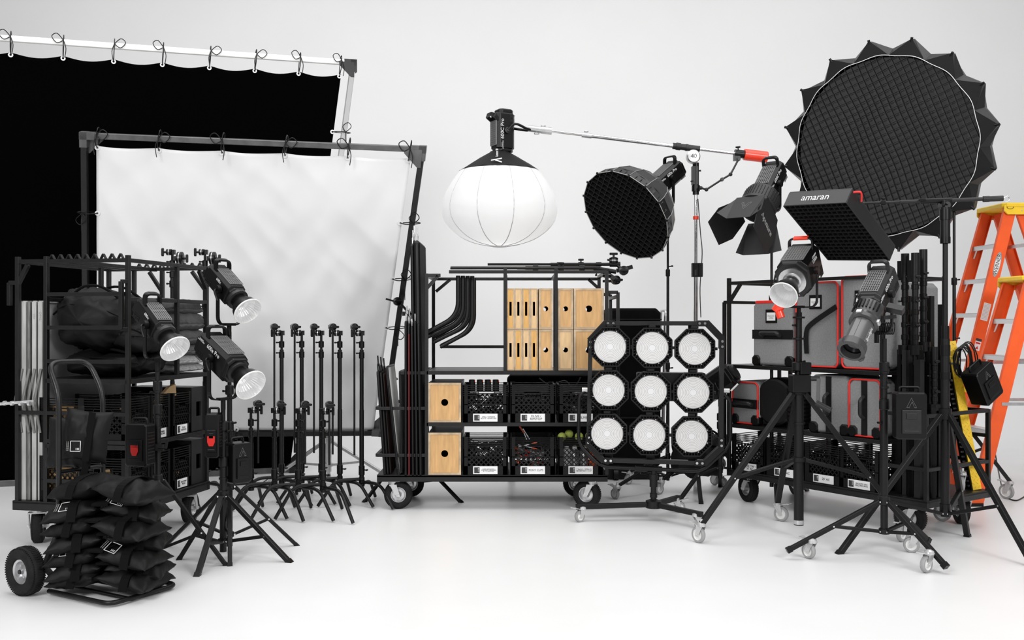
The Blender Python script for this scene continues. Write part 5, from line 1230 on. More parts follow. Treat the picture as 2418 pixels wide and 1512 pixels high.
# ---------- wheeled crank stand with the large lamp ----------
piv = P(1886, 640, 6.25); hp_ = .245
t = light('big black lamp with red trimmed handle and small silver reflector', place(piv, -36, hp_), deg(31), (.20, .235, .27), hp_, -.03, .17, .088, 1, (('STORM', .022), ('1200x', .036)), True, True, M_pl, .05, grid=(9, 12))
text('lettering', 'Aputure', .017, T(0, 0, hp_) @ BODYT(deg(31)) @ T(.0, -.104, .1285), M_winkp, t)
m = MB(); m.M = T(0, 0, hp_) @ BODYT(deg(31)); m.cbox((0, 0, .112), (.215, .245, .03), .06); m.obj('front_plate', M_dk, t); m = MB(); m.M = T(0, 0, hp_) @ BODYT(deg(31)); m.lathe([(.05, .126), (.088, .127), (.088, .138), (.05, .142)], None, 36); m.obj('front_ring', M_alu, t)
m = MB(); m.M = T(-.115, -.03, .02) @ R(.6, 'Y'); m.cyl((0, 0, .05), (0, 0, -.04), .034, n=24); m.cyl((.02, -.01, -.03), (.055, -.01, -.055), .026, n=20); m.obj('red_tape_wrap', M_redw, t)
t = stand('heavy black wheeled crank stand in front of the right cart', 1886, 6.27, 738, 925, 1085, [(1657, 1284), (2134, 1278), (1836, 1230)], .66, .031, ((770, -1), (855, 1), (880, -1)), 1240, (1, 1, 1), cr=.052, steps=(860, 905), rings=(750, 800, 1000, 1083), lw=.032)
zz = lambda y: CZ-(y-HZ)*6.27/F
m = MB(); m.box((.0, -.02, zz(905)), (.12, .10, .11)); m.box((.03, -.03, zz(870)), (.07, .06, .08)); m.obj('winch_box', M_pl, t, bevel=.006)
m = MB(); m.cyl((.06, -.06, zz(893)), (.11, -.08, zz(893)), .016); m.beam((.10, -.09, zz(893)), (.085, -.12, zz(950)), .022, .008); m.obj('crank_arm', M_dk, t)
m = MB(); m.cyl((.075, -.12, zz(948)), (.155, -.16, zz(965)), .019, n=20); m.obj('crank_handle', M_dk, t)
m = MB(); m.cyl((0, 0, zz(1238)), (0, 0, zz(1228)), .0325, n=24); m.obj('column_foot', M_alu, t)
# ---------- profile spotlight ----------
piv = P(2070, 694, 5.75); hp_ = .24
t = light('black lamp fitted with a long grey profile spot tube and lens', place(piv, -43, hp_), deg(43), (.145, .17, .27), hp_, -.03, side=1, txt=(('600x Pro', .036),), refl=False, m=M_dk, grid=(8, 12))
B = T(0, 0, hp_) @ BODYT(deg(43)); z0 = .10
M_spot = mat('spot_grey_plastic', (0.045, 0.045, 0.047), 0.3, spec=0.5)
M_spot2 = mat('grey_lens_tube_metal', (0.13, 0.13, 0.132), 0.32, metal=.5)
m = MB(); m.M = B; m.lathe([(.05, z0), (.075, z0+.01), (.082, z0+.05), (.078, z0+.12), (.066, z0+.135)], None, 28); so = m.obj('spot_barrel', M_spot, t)
m = MB(); m.M = B
for k in range(9): a = deg(30+k*15); m.mark().box((0, 0, 0), (.012, .008, .06), R(a) @ T(.083, 0, z0+.07))
each(m, 'cooling_fin', M_pl, so)
m = MB(); m.M = B; m.lathe([(.07, z0+.135), (.082, z0+.14), (.082, z0+.165), (.068, z0+.17)], None, 28); m.obj('shutter_ring', M_spot, so); m = MB(); m.M = B; m.box((0, .085, z0+.15), (.03, .02, .02)); m.box((.085, 0, z0+.15), (.02, .03, .02)); m.obj('shutter_tab', M_alu, so)
m = MB(); m.M = B; m.lathe([(.062, z0+.17), (.062, z0+.33)], None, 28); m.box((0, .06, z0+.25), (.03, .008, .15)); m.box((.06, 0, z0+.25), (.008, .03, .15)); lt = m.obj('lens_tube', M_spot2, t)
text('lettering', 'Spotlight', .03, B @ T(.0645, 0, z0+.25) @ Matrix(((0, 0, 1, 0), (0, 1, 0, 0), (-1, 0, 0, 0), (0, 0, 0, 1))), M_winkp, lt)
m = MB(); m.M = B; m.lathe([(.066, z0+.33), (.076, z0+.335), (.078, z0+.385), (.068, z0+.39), (.058, z0+.39), (.056, z0+.35)], None, 32, cap=False)
for k in range(4): m.box((0, 0, 0), (.014, .03, .03), R(PI/2*k+.5) @ T(.08, 0, z0+.375))
m.obj('accessory_ring', M_spot, lt)
m = MB(); m.M = B; m.lathe([(0, z0+.356), (.03, z0+.353), (.057, z0+.345)], None, 24, cap=False); m.obj('lens', mat('dark_lens_glass', (.006, .006, .008), .05, spec=.8), lt)
m = MB(); m.M = B; m.beam((.085, -.02, z0+.09), (.10, -.11, z0-.02), .022); m.beam((.10, -.0, z0+.02), (.19, -.02, z0+.03), .04); m.obj('side_clamp', M_dk, so)
t = stand('black wheeled low base stand at the front right carrying the profile spot', 2088, 5.72, 800, 1185, 1255, [P(1866, 1297, 5.70), P(2229, 1333, 5.38), P(2189, 1274, 5.94)], .52, .0215, ((870, 1), (905, 1), (930, 1), (1000, -1)), 1258, steps=(860, 950), rings=(880, 915, 945, 1180, 1250), lw=.026)
for g_, yw_ in (((1918, 1322), .5), ((2194, 1351), 2.2), ((2164, 1306), 1.2)):
    gp = G(*g_); small_caster(t, gp.x-(2088-1209)*5.72/F, gp.y-5.72, .125, yw_, .047)
ballast('black power box with dotted angular emblem hanging on the front right stand', at(2147, 926, 5.62, -8), .17, .27, .10, False, white=True)
t = thing('cable_coil', 'small coil of thin black cable hanging under the profile spot lamp', 'cable', at(2092, 768, 5.74))
m = MB()
for k in range(9): c = (k-4)*.011; m.tube([(c+.004*math.sin(a_), .02*math.cos(a_), -.02+.035*math.sin(a_)) for a_ in [j*PI/6 for j in range(12)]], .0035, 5, closed=True)
m.obj('coil', M_pl, t)

# ---------- nine lamp frame ----------
MN = T((1545-1209)*6.83/F, 6.83, 0) @ R(deg(-5)); sn = F/6.83; nz = lambda y: CZ-(y-HZ)/sn; nxx = lambda x: (x-1545)/sn
t = thing('nine_lamp_frame', 'octagonal frame holding nine round white lamps in front of the carts', 'light frame', MN)
oc = [(1395, 802), (1430, 764), (1668, 764), (1702, 800), (1700, 1056), (1662, 1092), (1424, 1088), (1390, 1052)]
oc3 = [(nxx(x), 0, nz(y)) for x, y in oc]
for i in range(8):
    a, b = Vector(oc3[i]), Vector(oc3[(i+1) % 8]); m = MB()
    if i % 2 == 1: m.beam(a, b, .030, .05, up=(0, 1, 0)) ; m.obj('side_bar', M_rig, t, bevel=.002)
    else:
        dv = (b-a).normalized(); m.beam(a-dv*.012, b+dv*.012, .044, .055, up=(0, 1, 0)); pr_, nx_ = Vector(oc3[i-1]), Vector(oc3[(i+2) % 8])
        m.beam(a, a+(pr_-a).normalized()*.07, .042, .06, up=(0, 1, 0)); m.beam(b, b+(nx_-b).normalized()*.07, .042, .06, up=(0, 1, 0)); co = m.obj('corner_bracket', M_blk, t, bevel=.003)
        m = MB()
        for base, dr in ((a, (pr_-a).normalized()), (b, (nx_-b).normalized())):
            for k in (.018, .055): p = base+dr*k; m.mark().cyl(p+Vector((0, -.031, 0)), p+Vector((0, -.037, 0)), .009, n=12)
        each(m, 'bolt', M_chr, co)
M_led = mat('lamp_lens_white', (0.70, 0.70, 0.70), 0.35)
M_ledr = mat('lamp_lens_ring', (0.50, 0.50, 0.50), 0.4); M_ledo = mat('led_dot_amber', (0.80, 0.48, 0.28), 0.5)
lm = None
rown = ['top', 'middle', 'bottom']; coln = ['left', 'centre', 'right']
lens_m = MB(); lens_m.lathe([(0, 0), (.115, 0)], FACE, 48, cap=False); 
for r_ in range(3):
    for c_ in range(3):
        x = nxx(1441+98.5*c_-3.5*r_); z = nz(819+102.5*r_+2.2*c_); A = T(x, -.035, z)
        if lm is None:
            m = MB(); A0 = FACE
            n8 = [(.146*math.cos(PI/8+k*PI/4), .146*math.sin(PI/8+k*PI/4)) for k in range(8)]
            m.prism([(p[0]*.88, p[1]*.88) for p in n8], -.06, -.012, A0); m.prism([(p[0]*.985, p[1]*.985) for p in n8], -.034, -.026, A0); 
            for k in range(8):
                a, b = Vector((*n8[k], 0)), Vector((*n8[(k+1) % 8], 0)); m.beam(A0 @ a, A0 @ b, .008, .05, up=(0, 1, 0))
            for k in range(40):
                a_ = 2*PI*k/40; rr = .137/ max(math.cos(((a_+PI/8) % (PI/4))-PI/8), .9); m.beam(A0 @ Vector((.118*math.cos(a_), .118*math.sin(a_), -.01)), A0 @ Vector((rr*math.cos(a_), rr*math.sin(a_), -.01)), .006, .03, up=(0, 1, 0))
            m.lathe([(.119, -.012), (.119, .006), (.112, .010), (.112, 0)], A0, 48, cap=False)
            m.box((0, .06, 0), (.16, .06, .16)); m.cbox((.148, 0, 0), (.016, .03, .02), .003); m.cbox((0, .0, .150), (.05, .03, .02), .003)
            h = m.obj('lamp_housing', M_blk, t)
            l1 = lens_m.obj('lamp_lens', M_led, h); l1['label'] = 'white faceted lens'
            m = MB()
            for k in range(9): rr = .022+.0105*k; m.lathe([(rr, .0006), (rr+.0022, .0016), (rr+.0034, .0006)], FACE, 48, cap=False)
            m.obj('lens_ring', M_ledr, l1)
            m = MB()
            for k in range(8): 
                rr = .036+.0105*k
                for q_ in range(int(rr*240)): a_ = 2*PI*q_/int(rr*240); m.box((rr*math.cos(a_), rr*math.sin(a_), .0012), (.0022, .0022, .001), FACE)
            m.obj('led_dot', M_ledo, l1)['kind'] = 'stuff'
            m = MB()
            for k in range(8): a_ = PI/8*(2*k+1); m.cyl((.117*math.cos(a_), .117*math.sin(a_), .006), (.117*math.cos(a_), .117*math.sin(a_), .012), .0035, n=8, M=FACE)
            m.obj('lens_screw', M_zinc, h)
            h.matrix_local = A; lm = h
        else:
            h = dup(lm, None, None, parent=t); h.matrix_local = A
        h['label'] = 'round white lamp, %s row %s' % (rown[r_], coln[c_])
for c_ in range(3):
    m = MB(); x = nxx(1441+98.5*c_-3); m.beam((x, .03, oc3[1][2]), (x, .03, oc3[5][2]), .06, .02, up=(0, 1, 0)); m.obj('mounting_rail', M_blk, t, bevel=.002)
m = MB(); m.tube(roundpath([(nxx(1388), .0, nz(920)), (nxx(1368), -.0, nz(935)), (nxx(1366), 0, nz(1050)), (nxx(1420), 0, nz(1104)), (nxx(1655), 0, nz(1112)), (nxx(1722), 0, nz(1050)), (nxx(1722), 0, nz(945)), (nxx(1706), 0, nz(930))], .07, 6), .0135, 10); m.obj('yoke', M_blk, t)
m = MB(); 
for px in (1385, 1708): m.mark().cyl((nxx(px)-.03, 0, nz(922)), (nxx(px)+.035, 0, nz(922)), .017, n=14)
m.beam((nxx(1722), -.02, nz(922)), (nxx(1738), -.03, nz(905)), .012); each(m, 'pivot_bolt', M_zinc, t)
m = MB(); m.cyl((nxx(1500), 0, nz(1106)), (nxx(1563), 0, nz(1109)), .022, n=16); m.obj('yoke_sleeve', M_pl, t)
m = MB(); m.box((.12, .10, nz(915)), (.48, .14, .20)); m.obj('power_unit', M_pl, t, bevel=.01)
m = MB(); zb = nz(1190); m.cyl((-.005, 0, nz(1112)), (-.005, 0, zb), .02, n=18); m.cyl((-.005, 0, nz(1150)), (-.005, 0, nz(1120)), .028, n=18); m.cyl((-.005, 0, nz(1175)), (-.005, 0, nz(1165)), .026, n=18); knob(m, (-.005, 0, nz(1116)), (-1, -.3, 0), .014, .03); m.obj('post', M_blk, t)
m = MB(); m.M = T(-.005, 0, zb); m.lathe([(.02, -.03), (.055, -.028), (.055, .02), (.03, .03)], None, 24); m.obj('hub', M_blk, t)
ends = [(1366, 1232, 'l'), (1652, 1251, 'r'), (1600, 1209, 'b')]
Mn_i = MN.inverted()
for px, py, _ in ends:
    g_ = Mn_i @ G(px, py); g_.z = 0; u = Vector((g_.x, g_.y, 0)).normalized(); zc_ = zb-.005
    m = MB(); m.beam(u*.04+Vector((0, 0, zc_)), Vector((g_.x, g_.y, zc_-.01))+u*.02, .034, .034); m.obj('base_bar', M_blk, t, bevel=.002)
    small_caster(t, g_.x-u.x*.03, g_.y-u.y*.03, zc_-.02, 1.2+px*.01, .04)
# lamp head stowed behind the frame
t = light('black lamp head stowed tilted behind the nine lamp frame', T(*P(1700, 945, 7.55)) @ R(deg(60)), deg(-35), (.17, .19, .26), .14, -.02, side=-1, txt=(), refl=False)
stand('black stand hidden behind the nine lamp frame', 1700, 7.6, 950, 1060, 1105, [(1600, 1190), (1780, 1160), (1700, 1150)], .5, .018, (), 1130, steps=(980, 1000), lw=.026)
bag('black soft bag on the floor behind the nine lamp frame', T(*P(1652, 0, 7.95).xy, .14) @ R(deg(10)), .48, .3, .36, 31, False, M_fab2)
m = None

# ---------- right cart ----------
MR = T(1.675, 7.60, 0) @ R(math.atan2(-1.4, .969))
def rx(px): k = (px-1209)/F; return (7.6*k-1.675)/(.569+.822*k)
XE = 1.37; RL = 1.70; RD = .75; RP, R2, R1, RT = .25, .605, 1.065, 1.716
cart('black steel equipment cart with grey soft cases, at the right', MR, RL, RD, RT, RP,
     [(.013, .013, RP, RT+.02), (.013, RD-.013, RP, RT), (XE, .013, RP, RT), (XE, RD-.013, RP, RT), (RL-.013, .013, RP, .80), (RL-.013, RD-.013, RP, .80)],
     [(.013, XE, .013, RD-.013, R1), (.013, XE, .013, RD-.013, R2)],
     [((.013, .013, RT-.02), (XE, .013, RT-.02)), ((.013, RD-.013, RT-.02), (XE, RD-.013, RT-.02)), ((.013, .013, RT-.02), (.013, RD-.013, RT-.02)), ((XE, .013, RT-.02), (XE, RD-.013, RT-.02)),
      ((.013, .013, RT-.17), (.13, .013, RT-.03)), ((.013, RD-.013, 1.42), (XE, RD-.013, 1.42)), ((.013, RD-.013, 1.22), (XE, RD-.013, 1.22)), ((XE, .013, .79), (RL-.013, .013, .79)),
      ((RL-.013, .013, .79), (RL-.013, RD-.013, .79)), ((XE, RD-.013, .79), (RL-.013, RD-.013, .79)), ((XE, .013, .445), (RL-.013, .013, .445)), ((RL-.013, .013, .445), (RL-.013, RD-.013, .445)), ((XE, RD-.013, .445), (RL-.013, RD-.013, .445)), ((XE, RD-.013, .62), (RL-.013, RD-.013, .62)),
      ((-.07, .05, 1.55), (.013, .05, 1.55)), ((-.07, .05, 1.55), (-.07, .05, .35)), ((-.07, RD-.05, 1.55), (.013, RD-.05, 1.55)), ((-.07, RD-.05, 1.55), (-.07, RD-.05, .35)), ((-.07, .05, 1.55), (-.07, RD-.05, 1.55)), ((-.07, .05, .35), (.013, .05, .35)), ((-.07, RD-.05, .35), (.013, RD-.05, .35))],
     [(.16, .10, deg(75)), (.16, .65, deg(60)), (RL-.14, .10, deg(95)), (RL-.14, .65, deg(50))])
for i, (pxa, pxb, lines, sz, lab) in enumerate(((1733, 1810, "CUBE TAP /\n50' AC", .024, "black milk crate labelled cube tap at the left end"), (1815, 1880, "50' AC", .024, "black milk crate labelled 50' AC, second from the left"), (1903, 1990, "25' AC", .024, "black milk crate labelled 25' AC"), (1992, 2080, "SNOOTS / B7C\nBULB MOUNTS", .0150, "black milk crate labelled snoots and bulb mounts"))):
    crate(lab+(' of the right cart' if i < 1 else ' on the right cart'), MR @ T([.205, .55, .90, 1.22][i]-.03*(i == 3), .01, RP+.0015) @ SX(.96), lines, sz)
    junk(['white cable taps in the left crate of the right cart', 'black cables in the second crate of the right cart', 'black cables in the third crate of the right cart', 'dark fittings in the fourth crate of the right cart'][i], MR @ T([.205, .55, .90, 1.19][i], .02, RP+.02), 40+i, m=M_wht if i == 0 else M_pl, n=24, z1=.2)
def case(label, M, w, h, d, trim=True, m_=None, cardt=None, strap=None, grp=None, ax=1, handle=None, feet=True, sidered=False):
    """soft grey equipment case, front face towards -Y"""
    t = thing('equipment_case', label, 'case', M, grp or 'grey soft cases on the right cart')
    m = MB(); m.cbox((0, d/2, h/2), (w, d, h), .035, ax=1); bo = m.obj('case_body', m_ or M_grey, t, bevel=.008)
    if trim:
        m = MB(); r_ = .007; e = .028
        pts = roundpath([(w/2-e, -.001, .008), (w/2-.008, -.001, .03), (w/2-.008, -.001, h-.03), (w/2-e, -.001, h-.008), (-w/2+e, -.001, h-.008), (-w/2+.008, -.001, h-.03), (-w/2+.008, -.001, .03), (-w/2+e, -.001, .008), (w/2-e, -.001, .008)], .02, 3)
        m.tube(pts, r_, 6); m.obj('red_piping', M_redc, t, 'bright red edge piping')
    if cardt:
        m = MB(); m.box((-w*.02, -.003, h*.76), (.105, .006, .10)); m.obj('card_pocket', M_pl, t)
        m = MB(); m.box((-w*.02, -.007, h*.755), (.08, .003, .06)); lo = m.obj('name_card', M_card, t); text('lettering', cardt, .019, T(-w*.02, -.009, h*.75) @ FACE, M_ginkp, lo)
    if handle == 'h':
        m = MB(); m.box((0, -.004, h*.48), (w*1.0, .004, .07)); m.obj('webbing', M_fab2, t)
        m = MB(); m.tube(roundpath([(-.08, -.01, h*.46), (-.08, -.045, h*.5), (.08, -.045, h*.5), (.08, -.01, h*.46)], .03, 5), .016, 10); m.obj('grab_handle', M_dk, t)
    if handle == 'v':
        for xx in ([0] if w < .5 else [-.12, .12]):
            m = MB(); m.box((xx, -.003, h*.5), (.045, .005, h*.96)); m.obj('webbing', M_fab2, t)
            m = MB(); m.tube(roundpath([(xx, -.01, h*.33), (xx, -.05, h*.38), (xx, -.05, h*.64), (xx, -.01, h*.69)], .03, 5), .014, 10); m.obj('grab_handle', M_dk, t)
    if feet:
        for sx in (-1, 1): 
            m = MB(); m.cbox((sx*(w/2-.035), .02, .035), (.08, .06, .08), .02, ax=1); m.obj('corner_guard', M_pl, t)
    return t
M_redc = mat('red_piping', (0.75, 0.02, 0.012), 0.5)
zs = R1+.003
u0, u1 = rx(1771), rx(1866)
t = case('grey case with red lid rim at the left of the right cart top shelf', MR @ T((u0+u1)/2, .03, zs), u1-u0, .485, .40, False, cardt='Aputure\n1200x', handle='h')
m = MB(); m.cbox((0, .2, .475), (u1-u0+.006, .406, .024), .036, ax=2); m.obj('red_piping', M_redc, t)
u0, u1 = rx(1871), rx(1975)
t = case('tall grey case with red piping, centre of the top shelf of the right cart', MR @ T((u0+u1)/2, .03, zs), u1-u0-.005, .615, .24, True, cardt='Aputure\n600c', feet=False)
m = MB(); w_ = u1-u0; pts = [(-w_*.20, -.015, .10), (-w_*.20, -.02, .24), (-w_*.08, -.02, .31), (w_*.46, -.014, .43)]
P_ = smoothpath(pts, 5)
for i in range(len(P_)-1): m.box((0, 0, (P_[i+1]-P_[i]).length/2), (.036, .006, (P_[i+1]-P_[i]).length+.004), frame(P_[i], P_[i+1]-P_[i], (0, 1, 0)))
m.obj('carry_strap', M_fab2, t)
u0, u1 = rx(1979), rx(2084)
case('tall grey case with red piping, right on the top shelf behind the profile spot', MR @ T((u0+u1)/2, .03, zs), u1-u0-.005, .645, .24, True, cardt='Aputure\n600x', feet=False)
case('grey case without red trim at the rear right end of the top shelf', MR @ T(1.12, .42, zs), .44, .60, .30, False, handle='h', feet=False)
zs = R2+.003
case('small grey case with red left edge on the middle shelf of the right cart', MR @ T(.16, .03, zs), .27, .33, .40, True, handle='h')
t = thing('round_case', 'round black case standing on the middle shelf of the right cart', 'case', MR @ T(.42, .05, zs+.185))
m = MB(); m.lathe([(.15, 0), (.175, .01), (.185, .03), (.185, .14), (.175, .16), (.15, .17)], R(-PI/2, 'X'), 40); m.obj('case_body', M_pl, t)
m = MB(); m.lathe([(.14, .0), (.16, -.004), (.12, -.006), (.1, -.004)], R(-PI/2, 'X'), 40); m.obj('rim_ring', M_fab2, t)
t = thing('round_case', 'ribbed black round case behind the crank stand on the middle shelf', 'case', MR @ T(.62, .10, zs))
m = MB(); pr_ = []
for k in range(10): pr_ += [(.085, .005+.03*k), (.092, .012+.03*k), (.092, .026+.03*k), (.085, .033+.03*k)]
m.lathe(pr_, None, 28); m.obj('case_body', M_pl, t)
case('large grey case with vertical handles on the middle shelf, red edge on the right', MR @ T(.93, .03, zs), .33, .41, .40, False, handle='v')
t = case('grey case with vertical handle at the right end of the middle shelf', MR @ T(1.22, .03, zs), .26, .40, .40, True, handle='v')
# folded stands, dolly and cable ramp in the open end
def folded(label, M, h, r=.021, seed=0):
    t = thing('folded_stand', label, 'stand', M, 'folded stands in the open end of the right cart')
    m = MB(); m.cyl((0, 0, .01), (0, 0, h*.6), r*.9, n=16); m.cyl((0, 0, h*.55), (0, 0, h*.9), r, n=16); m.cyl((0, 0, h*.88), (0, 0, h), r*1.25, n=16); m.box((-.03, -.005, h*.93), (.03, .03, h*.08)); m.obj('column', M_blk, t)
    m = MB()
    for k in range(7): z = h*(.55+.052*k); m.mark().lathe([(r, z-.02), (r*1.2, z-.018), (r*1.2, z+.012), (r, z+.014)], None, 16)
    each(m, 'collar', M_pl, t)
    for k in range(4): m = MB(); knob(m, (0, 0, h*(.60+.10*k)), ((-1, 1)[k % 2 if seed else 1], -.5, .1), .017, .03); m.obj('wing_knob', M_pl, t)
    for k in range(3):
        a = 2*PI*k/3+seed; u = Vector((math.cos(a), math.sin(a), 0)); m = MB(); m.beam(u*.035+Vector((0, 0, .0)), u*.038+Vector((0, 0, h*.60)), .026, .028, up=u); m.obj('leg', M_blk, t)
    m = MB(); m.cyl((0, 0, h*.58), (0, 0, h*.62), .045, n=16); m.obj('leg_hub', M_pl, t)
    return t
def rloc(px, dy, z=RP+.002):
    """point of the open end seen at column px, at depth dy behind the front edge"""
    k = (px-1209)/F; bx_, by_ = 1.675+.822*dy, 7.6+.569*dy
    return MR @ T((by_*k-bx_)/(.569+.822*k), dy, z)
for i, (px, dy, top, sd, lab) in enumerate(((2137, .12, 600, 1, 'leftmost'), (2161, .10, 598, 0, 'slotted top one in the middle'), (2180, .26, 590, 0, 'right one of the tall three'), (2206, .16, 820, 1, 'shorter one beside the tall three'), (2150, .40, 700, 1, 'one at the back'), (2212, .42, 860, 2, 'short one against the yellow ramp'))):
    M_ = rloc(px, dy); o_ = M_.to_translation(); h_ = CZ-(top-HZ)*o_.y/F-RP
    folded('black folded stand at the right cart end, %s' % lab, M_, h_, .021 if top < 700 else .018, sd)
for i, (px, dy, top, lab) in enumerate(((2170, .05, 850, 'square tube at the front'), (2117, .2, 700, 'square tube at the left'), (2195, .5, 700, 'square tube at the back'), (2226, .30, 720, 'square tube at the right'))):
    M_ = rloc(px, dy); o_ = M_.to_translation(); h_ = CZ-(top-HZ)*o_.y/F-RP
    t = thing('steel_tube', 'long black %s of the right cart end' % lab, 'tube', M_, 'tubes in the open end of the right cart')
    m = MB(); e = .022
    for sx in (-1, 1): m.box((sx*e*.9, 0, h_/2), (.004, e*2, h_)); m.box((0, sx*e*.9, h_/2), (e*2, .004, h_))
    m.obj('tube_wall', M_rig if i == 0 else M_blk, t)
t = thing('cable_ramp', 'yellow topped black cable ramp leaning upright in the open end of the right cart', 'ramp', None)
pb_ = P(2307, 1142, 6.62); ptt = P(2246, 806, 6.72); pb_.z = RP+.004
A = frame(pb_, ptt-pb_, (0, -1, 0)); t.matrix_world = A; L_ = (ptt-pb_).length
m = MB(); m.box((0, .0, L_/2), (.058, .012, L_)); 
for k in range(44):
    z = .02+k*(L_-.04)/43
    for s_ in (-1, 1): m.box((0, 0, 0), (.016, .003, .004), T(s_*.013+(.006 if k % 2 else -.006), .0075, z) @ R(.7*(1 if (k+s_) % 2 else -1), 'Y'))
m.obj('yellow_lid', M_yel, t)
m = MB(); m.add([(-.05, -.045, 0), (.06, -.045, 0), (.034, -.005, 0), (-.034, -.005, 0), (-.05, -.045, L_), (.06, -.045, L_), (.034, -.005, L_), (-.034, -.005, L_)], [(3, 2, 1, 0), (4, 5, 6, 7), (0, 1, 5, 4), (1, 2, 6, 5), (2, 3, 7, 6), (3, 0, 4, 7)])
for k in range(30): m.box((.047, -.022, .03+k*(L_-.06)/29), (.012, .03, .012))
m.obj('rubber_body', M_pl, t)
ballast('black power box with dotted emblem resting tilted on the right end of the right cart', T(*P(2304, 868, 6.55)) @ R(deg(28)) @ R(deg(-30), 'Y'), .19, .25, .13, False)
t = thing('cable_coil', 'loops of black cable hanging above the tilted power box', 'cable', T(*P(2275, 845, 6.6)))
m = MB(); rnd = random.Random(4)
for k in range(8): a0 = rnd.uniform(.05, .09); m.tube([(a0*math.cos(a_)*.75+rnd.uniform(-.004, .004)+.01*k-.02, .02*k*.3, -.03+.12*math.sin(a_)*(.8+.05*k)) for a_ in [j*PI/10 for j in range(20)]], .0045, 5, closed=True)
m.obj('coil', M_pl, t)
for i, dz in enumerate((0,)):
    t = thing('folded_caster_base', 'bright metal caster lying on the platform at the open end of the right cart', 'caster', rloc(2272, .45, RP+.01))
    small_caster(t, 0, 0, .16, .8, .055, 'caster')

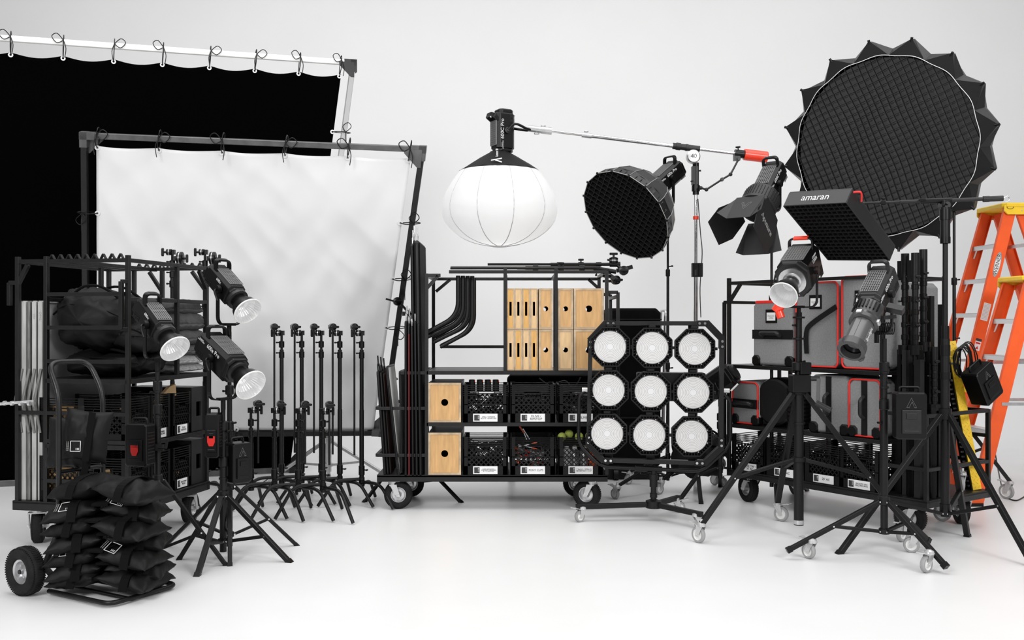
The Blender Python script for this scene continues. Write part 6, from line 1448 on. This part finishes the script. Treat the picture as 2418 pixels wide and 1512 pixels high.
# ---------- stepladders ----------
def ladder(label, M, h, sp_f, sp_b, w0, w1_, nstep, txt=None, sect=.062):
    t = thing('stepladder', label, 'ladder', M)
    zt = h-.05
    def rail(x0_, y0_, x1_, y1_, name='rail'):
        m = MB(); a = Vector((x0_, y0_, zt)); b = Vector((x1_, y1_, 0)); d = (b-a); L = d.length
        A = frame(a, d, (0, 1, 0)); s_ = 1 if y0_ > 0 else -1
        m.box((0, 0, L/2), (sect*1.55, .005, L), A @ T(0, .0, 0)); m.box((sect*.77, -.014*s_, L/2), (.005, .03, L), A); m.box((-sect*.77, -.014*s_, L/2), (.005, .03, L), A)
        return m.obj('side_rail', M_org, t), A, L
    F1 = rail(-.03, -w0/2, -sp_f, -w1_/2); F2 = rail(-.03, w0/2, -sp_f, w1_/2); Bk1 = rail(.07, -w0/2+.01, sp_b, -w1_/2+.02); Bk2 = rail(.07, w0/2-.01, sp_b, w1_/2-.02)
    for k in range(1, nstep+1):
        f = k/(nstep+1); z = zt*(1-f); xx = -.03+(-sp_f+.03)*f; ww = w0+(w1_-w0)*f
        m = MB(); m.box((xx, 0, z), (.085, ww-.004, .006)); m.box((xx-.04, 0, z-.018), (.005, ww-.004, .036)); m.box((xx+.04, 0, z-.012), (.004, ww-.004, .024))
        so = m.obj('step', M_step, t)
        m = MB()
        for s_ in (-1, 1): m.beam((xx-.03, s_*(ww/2-.01), z-.10), (xx-.03, s_*(ww/2-.07), z-.02), .012, .004)
        m.obj('step_brace', M_step, so)
        xb = .07+(sp_b-.07)*f; m = MB(); m.box((xb, 0, z), (.012, ww-.04, .03)); m.obj('rear_crossbar', M_alu, t)
    m = MB(); m.cbox((.02, 0, h-.02), (.26, w0+.07, .04), .03); m.cbox((.02, -w0/2-.022, h-.05), (.24, .016, .10), .03, ax=1); m.cbox((.02, w0/2+.022, h-.05), (.24, .016, .10), .03, ax=1); co = m.obj('top_cap', M_yel, t, 'yellow plastic top cap', bevel=.004)
    m = MB(); m.M = T(-.05, -w0/2-.031, h-.04) @ FACE; m.lathe([(.030, 0), (.030, .001), (.025, .001), (.025, 0)], Matrix.Diagonal((1, .5, 1, 1)), 28, cap=False); m.obj('oval_mark', M_dk, co)
    for x in (.05, .10):
        for z in (h-.035, h-.065): m = MB(); m.cyl((x, -w0/2-.030, z), (x, -w0/2-.033, z), .006, n=10); m.obj('rivet', M_zinc, co)
    for i, s_ in enumerate((-1, 1)):
        for zz_ in (h*.44,):
            f = 1-zz_/zt; m = MB(); m.beam((-.03-(sp_f-.03)*f, s_*(w0/2+(w1_-w0)/2*f+.004), zz_), (.07+(sp_b-.07)*f, s_*(w0/2+(w1_-w0)/2*f+.004), zz_), .024, .005, up=(0, 1, 0)); m.obj('spreader', M_alu, t)
    for (x_, y_) in ((-sp_f, -w1_/2), (-sp_f, w1_/2), (sp_b, -w1_/2+.02), (sp_b, w1_/2-.02)):
        m = MB(); m.box((x_, y_, .012), (.10, .03, .024)); m.obj('rubber_shoe', M_pl, t)
    if not txt: return t
    # brand plate and warning labels on the near front rail
    fo, A, L = F1
    def onrail(f): return A @ T(0, 0, 0) @ T(0, 0, L*f)
    d = (Vector((-sp_f, -w1_/2, 0))-Vector((-.03, -w0/2, zt))).normalized(); nrm_ = Vector((0, -1, 0))
    def lab(f): 
        p = Vector((-.03, -w0/2, zt))+d*(L*f)+nrm_*.0035; Yv = -d; Xv = Yv.cross(nrm_) ; Xv.normalize(); mm_ = Matrix((Xv, Yv, nrm_)).transposed().to_4x4(); mm_.translation = p; return mm_
    m = MB(); m.lathe([(.0, .001), (.042, .001), (.042, -.001)], lab(.20) @ Matrix.Diagonal((.66, 2.6, 1, 1)), 36, cap=False); bo = m.obj('brand_plate', M_alu, fo)
    m = MB(); m.lathe([(.0, .0018), (.038, .0018)], lab(.20) @ Matrix.Diagonal((.60, 2.3, 1, 1)), 36, cap=False); m.obj('plate_face', M_wht, bo)
    text('lettering', txt, .045, lab(.20) @ T(0, 0, .003) @ R(PI/2), M_ink, bo)
    m = MB(); m.box((0, 0, 0), (.062, .15, .001), lab(.37)); lo = m.obj('instruction_label', M_card, fo); m = MB()
    for k in range(12): m.box((0, .065-k*.0115, .001), (.05, .002, .0006), lab(.37))
    m.obj('printed_line', M_ginkp, lo)
    m = MB(); m.box((0, 0, 0), (.05, .085, .001), lab(.49)); lo = m.obj('warning_label', M_card, fo); m = MB(); m.box((0, .048, .0004), (.05, .022, .001), lab(.49)); m.obj('black_band', M_ink, lo); m = MB(); m.box((0, .02, .001), (.04, .014, .001), lab(.49)); m.prism([(-.015, -.03), (.0, -.005), (.012, -.03)], .0006, .0014, lab(.49)); m.obj('red_mark', M_red, lo)
    m = MB(); m.box((0, 0, 0), (.05, .13, .001), lab(.63)); lo = m.obj('caution_label', M_yel, fo); m = MB(); m.box((0, .055, .001), (.044, .012, .001), lab(.63)); m.obj('black_band', M_ink, lo)
    return t
M_step = mat('aluminium_step', (0.72, 0.72, 0.72), 0.4, metal=0.35)
ladder('tall orange stepladder with yellow top, standing behind the right cart', T(4.23, 8.42, 0) @ R(deg(2)), 2.40, .66, .85, .40, .58, 7, 'WERNER')
ladder('shorter orange stepladder in front of the tall one at the right edge', T(4.0, 7.62, 0) @ R(deg(2)), 1.75, .50, .62, .34, .48, 5)
t = thing('power_cable', 'black power cable lying on the floor by the wheeled leg at the right edge', 'cable', T(*G(2400, 1180)))
o_ = G(2400, 1180); m = MB(); m.tube([q_-o_+Vector((0, 0, .006)) for q_ in smoothpath([P(2330, 985, 7.3), G(2348, 1130)+Vector((0, 0, .25)), G(2368, 1165)+Vector((0, 0, .02)), G(2395, 1184), G(2425, 1172), G(2470, 1150)], 6)], .0055, 6); m.obj('cord', M_pl, t)
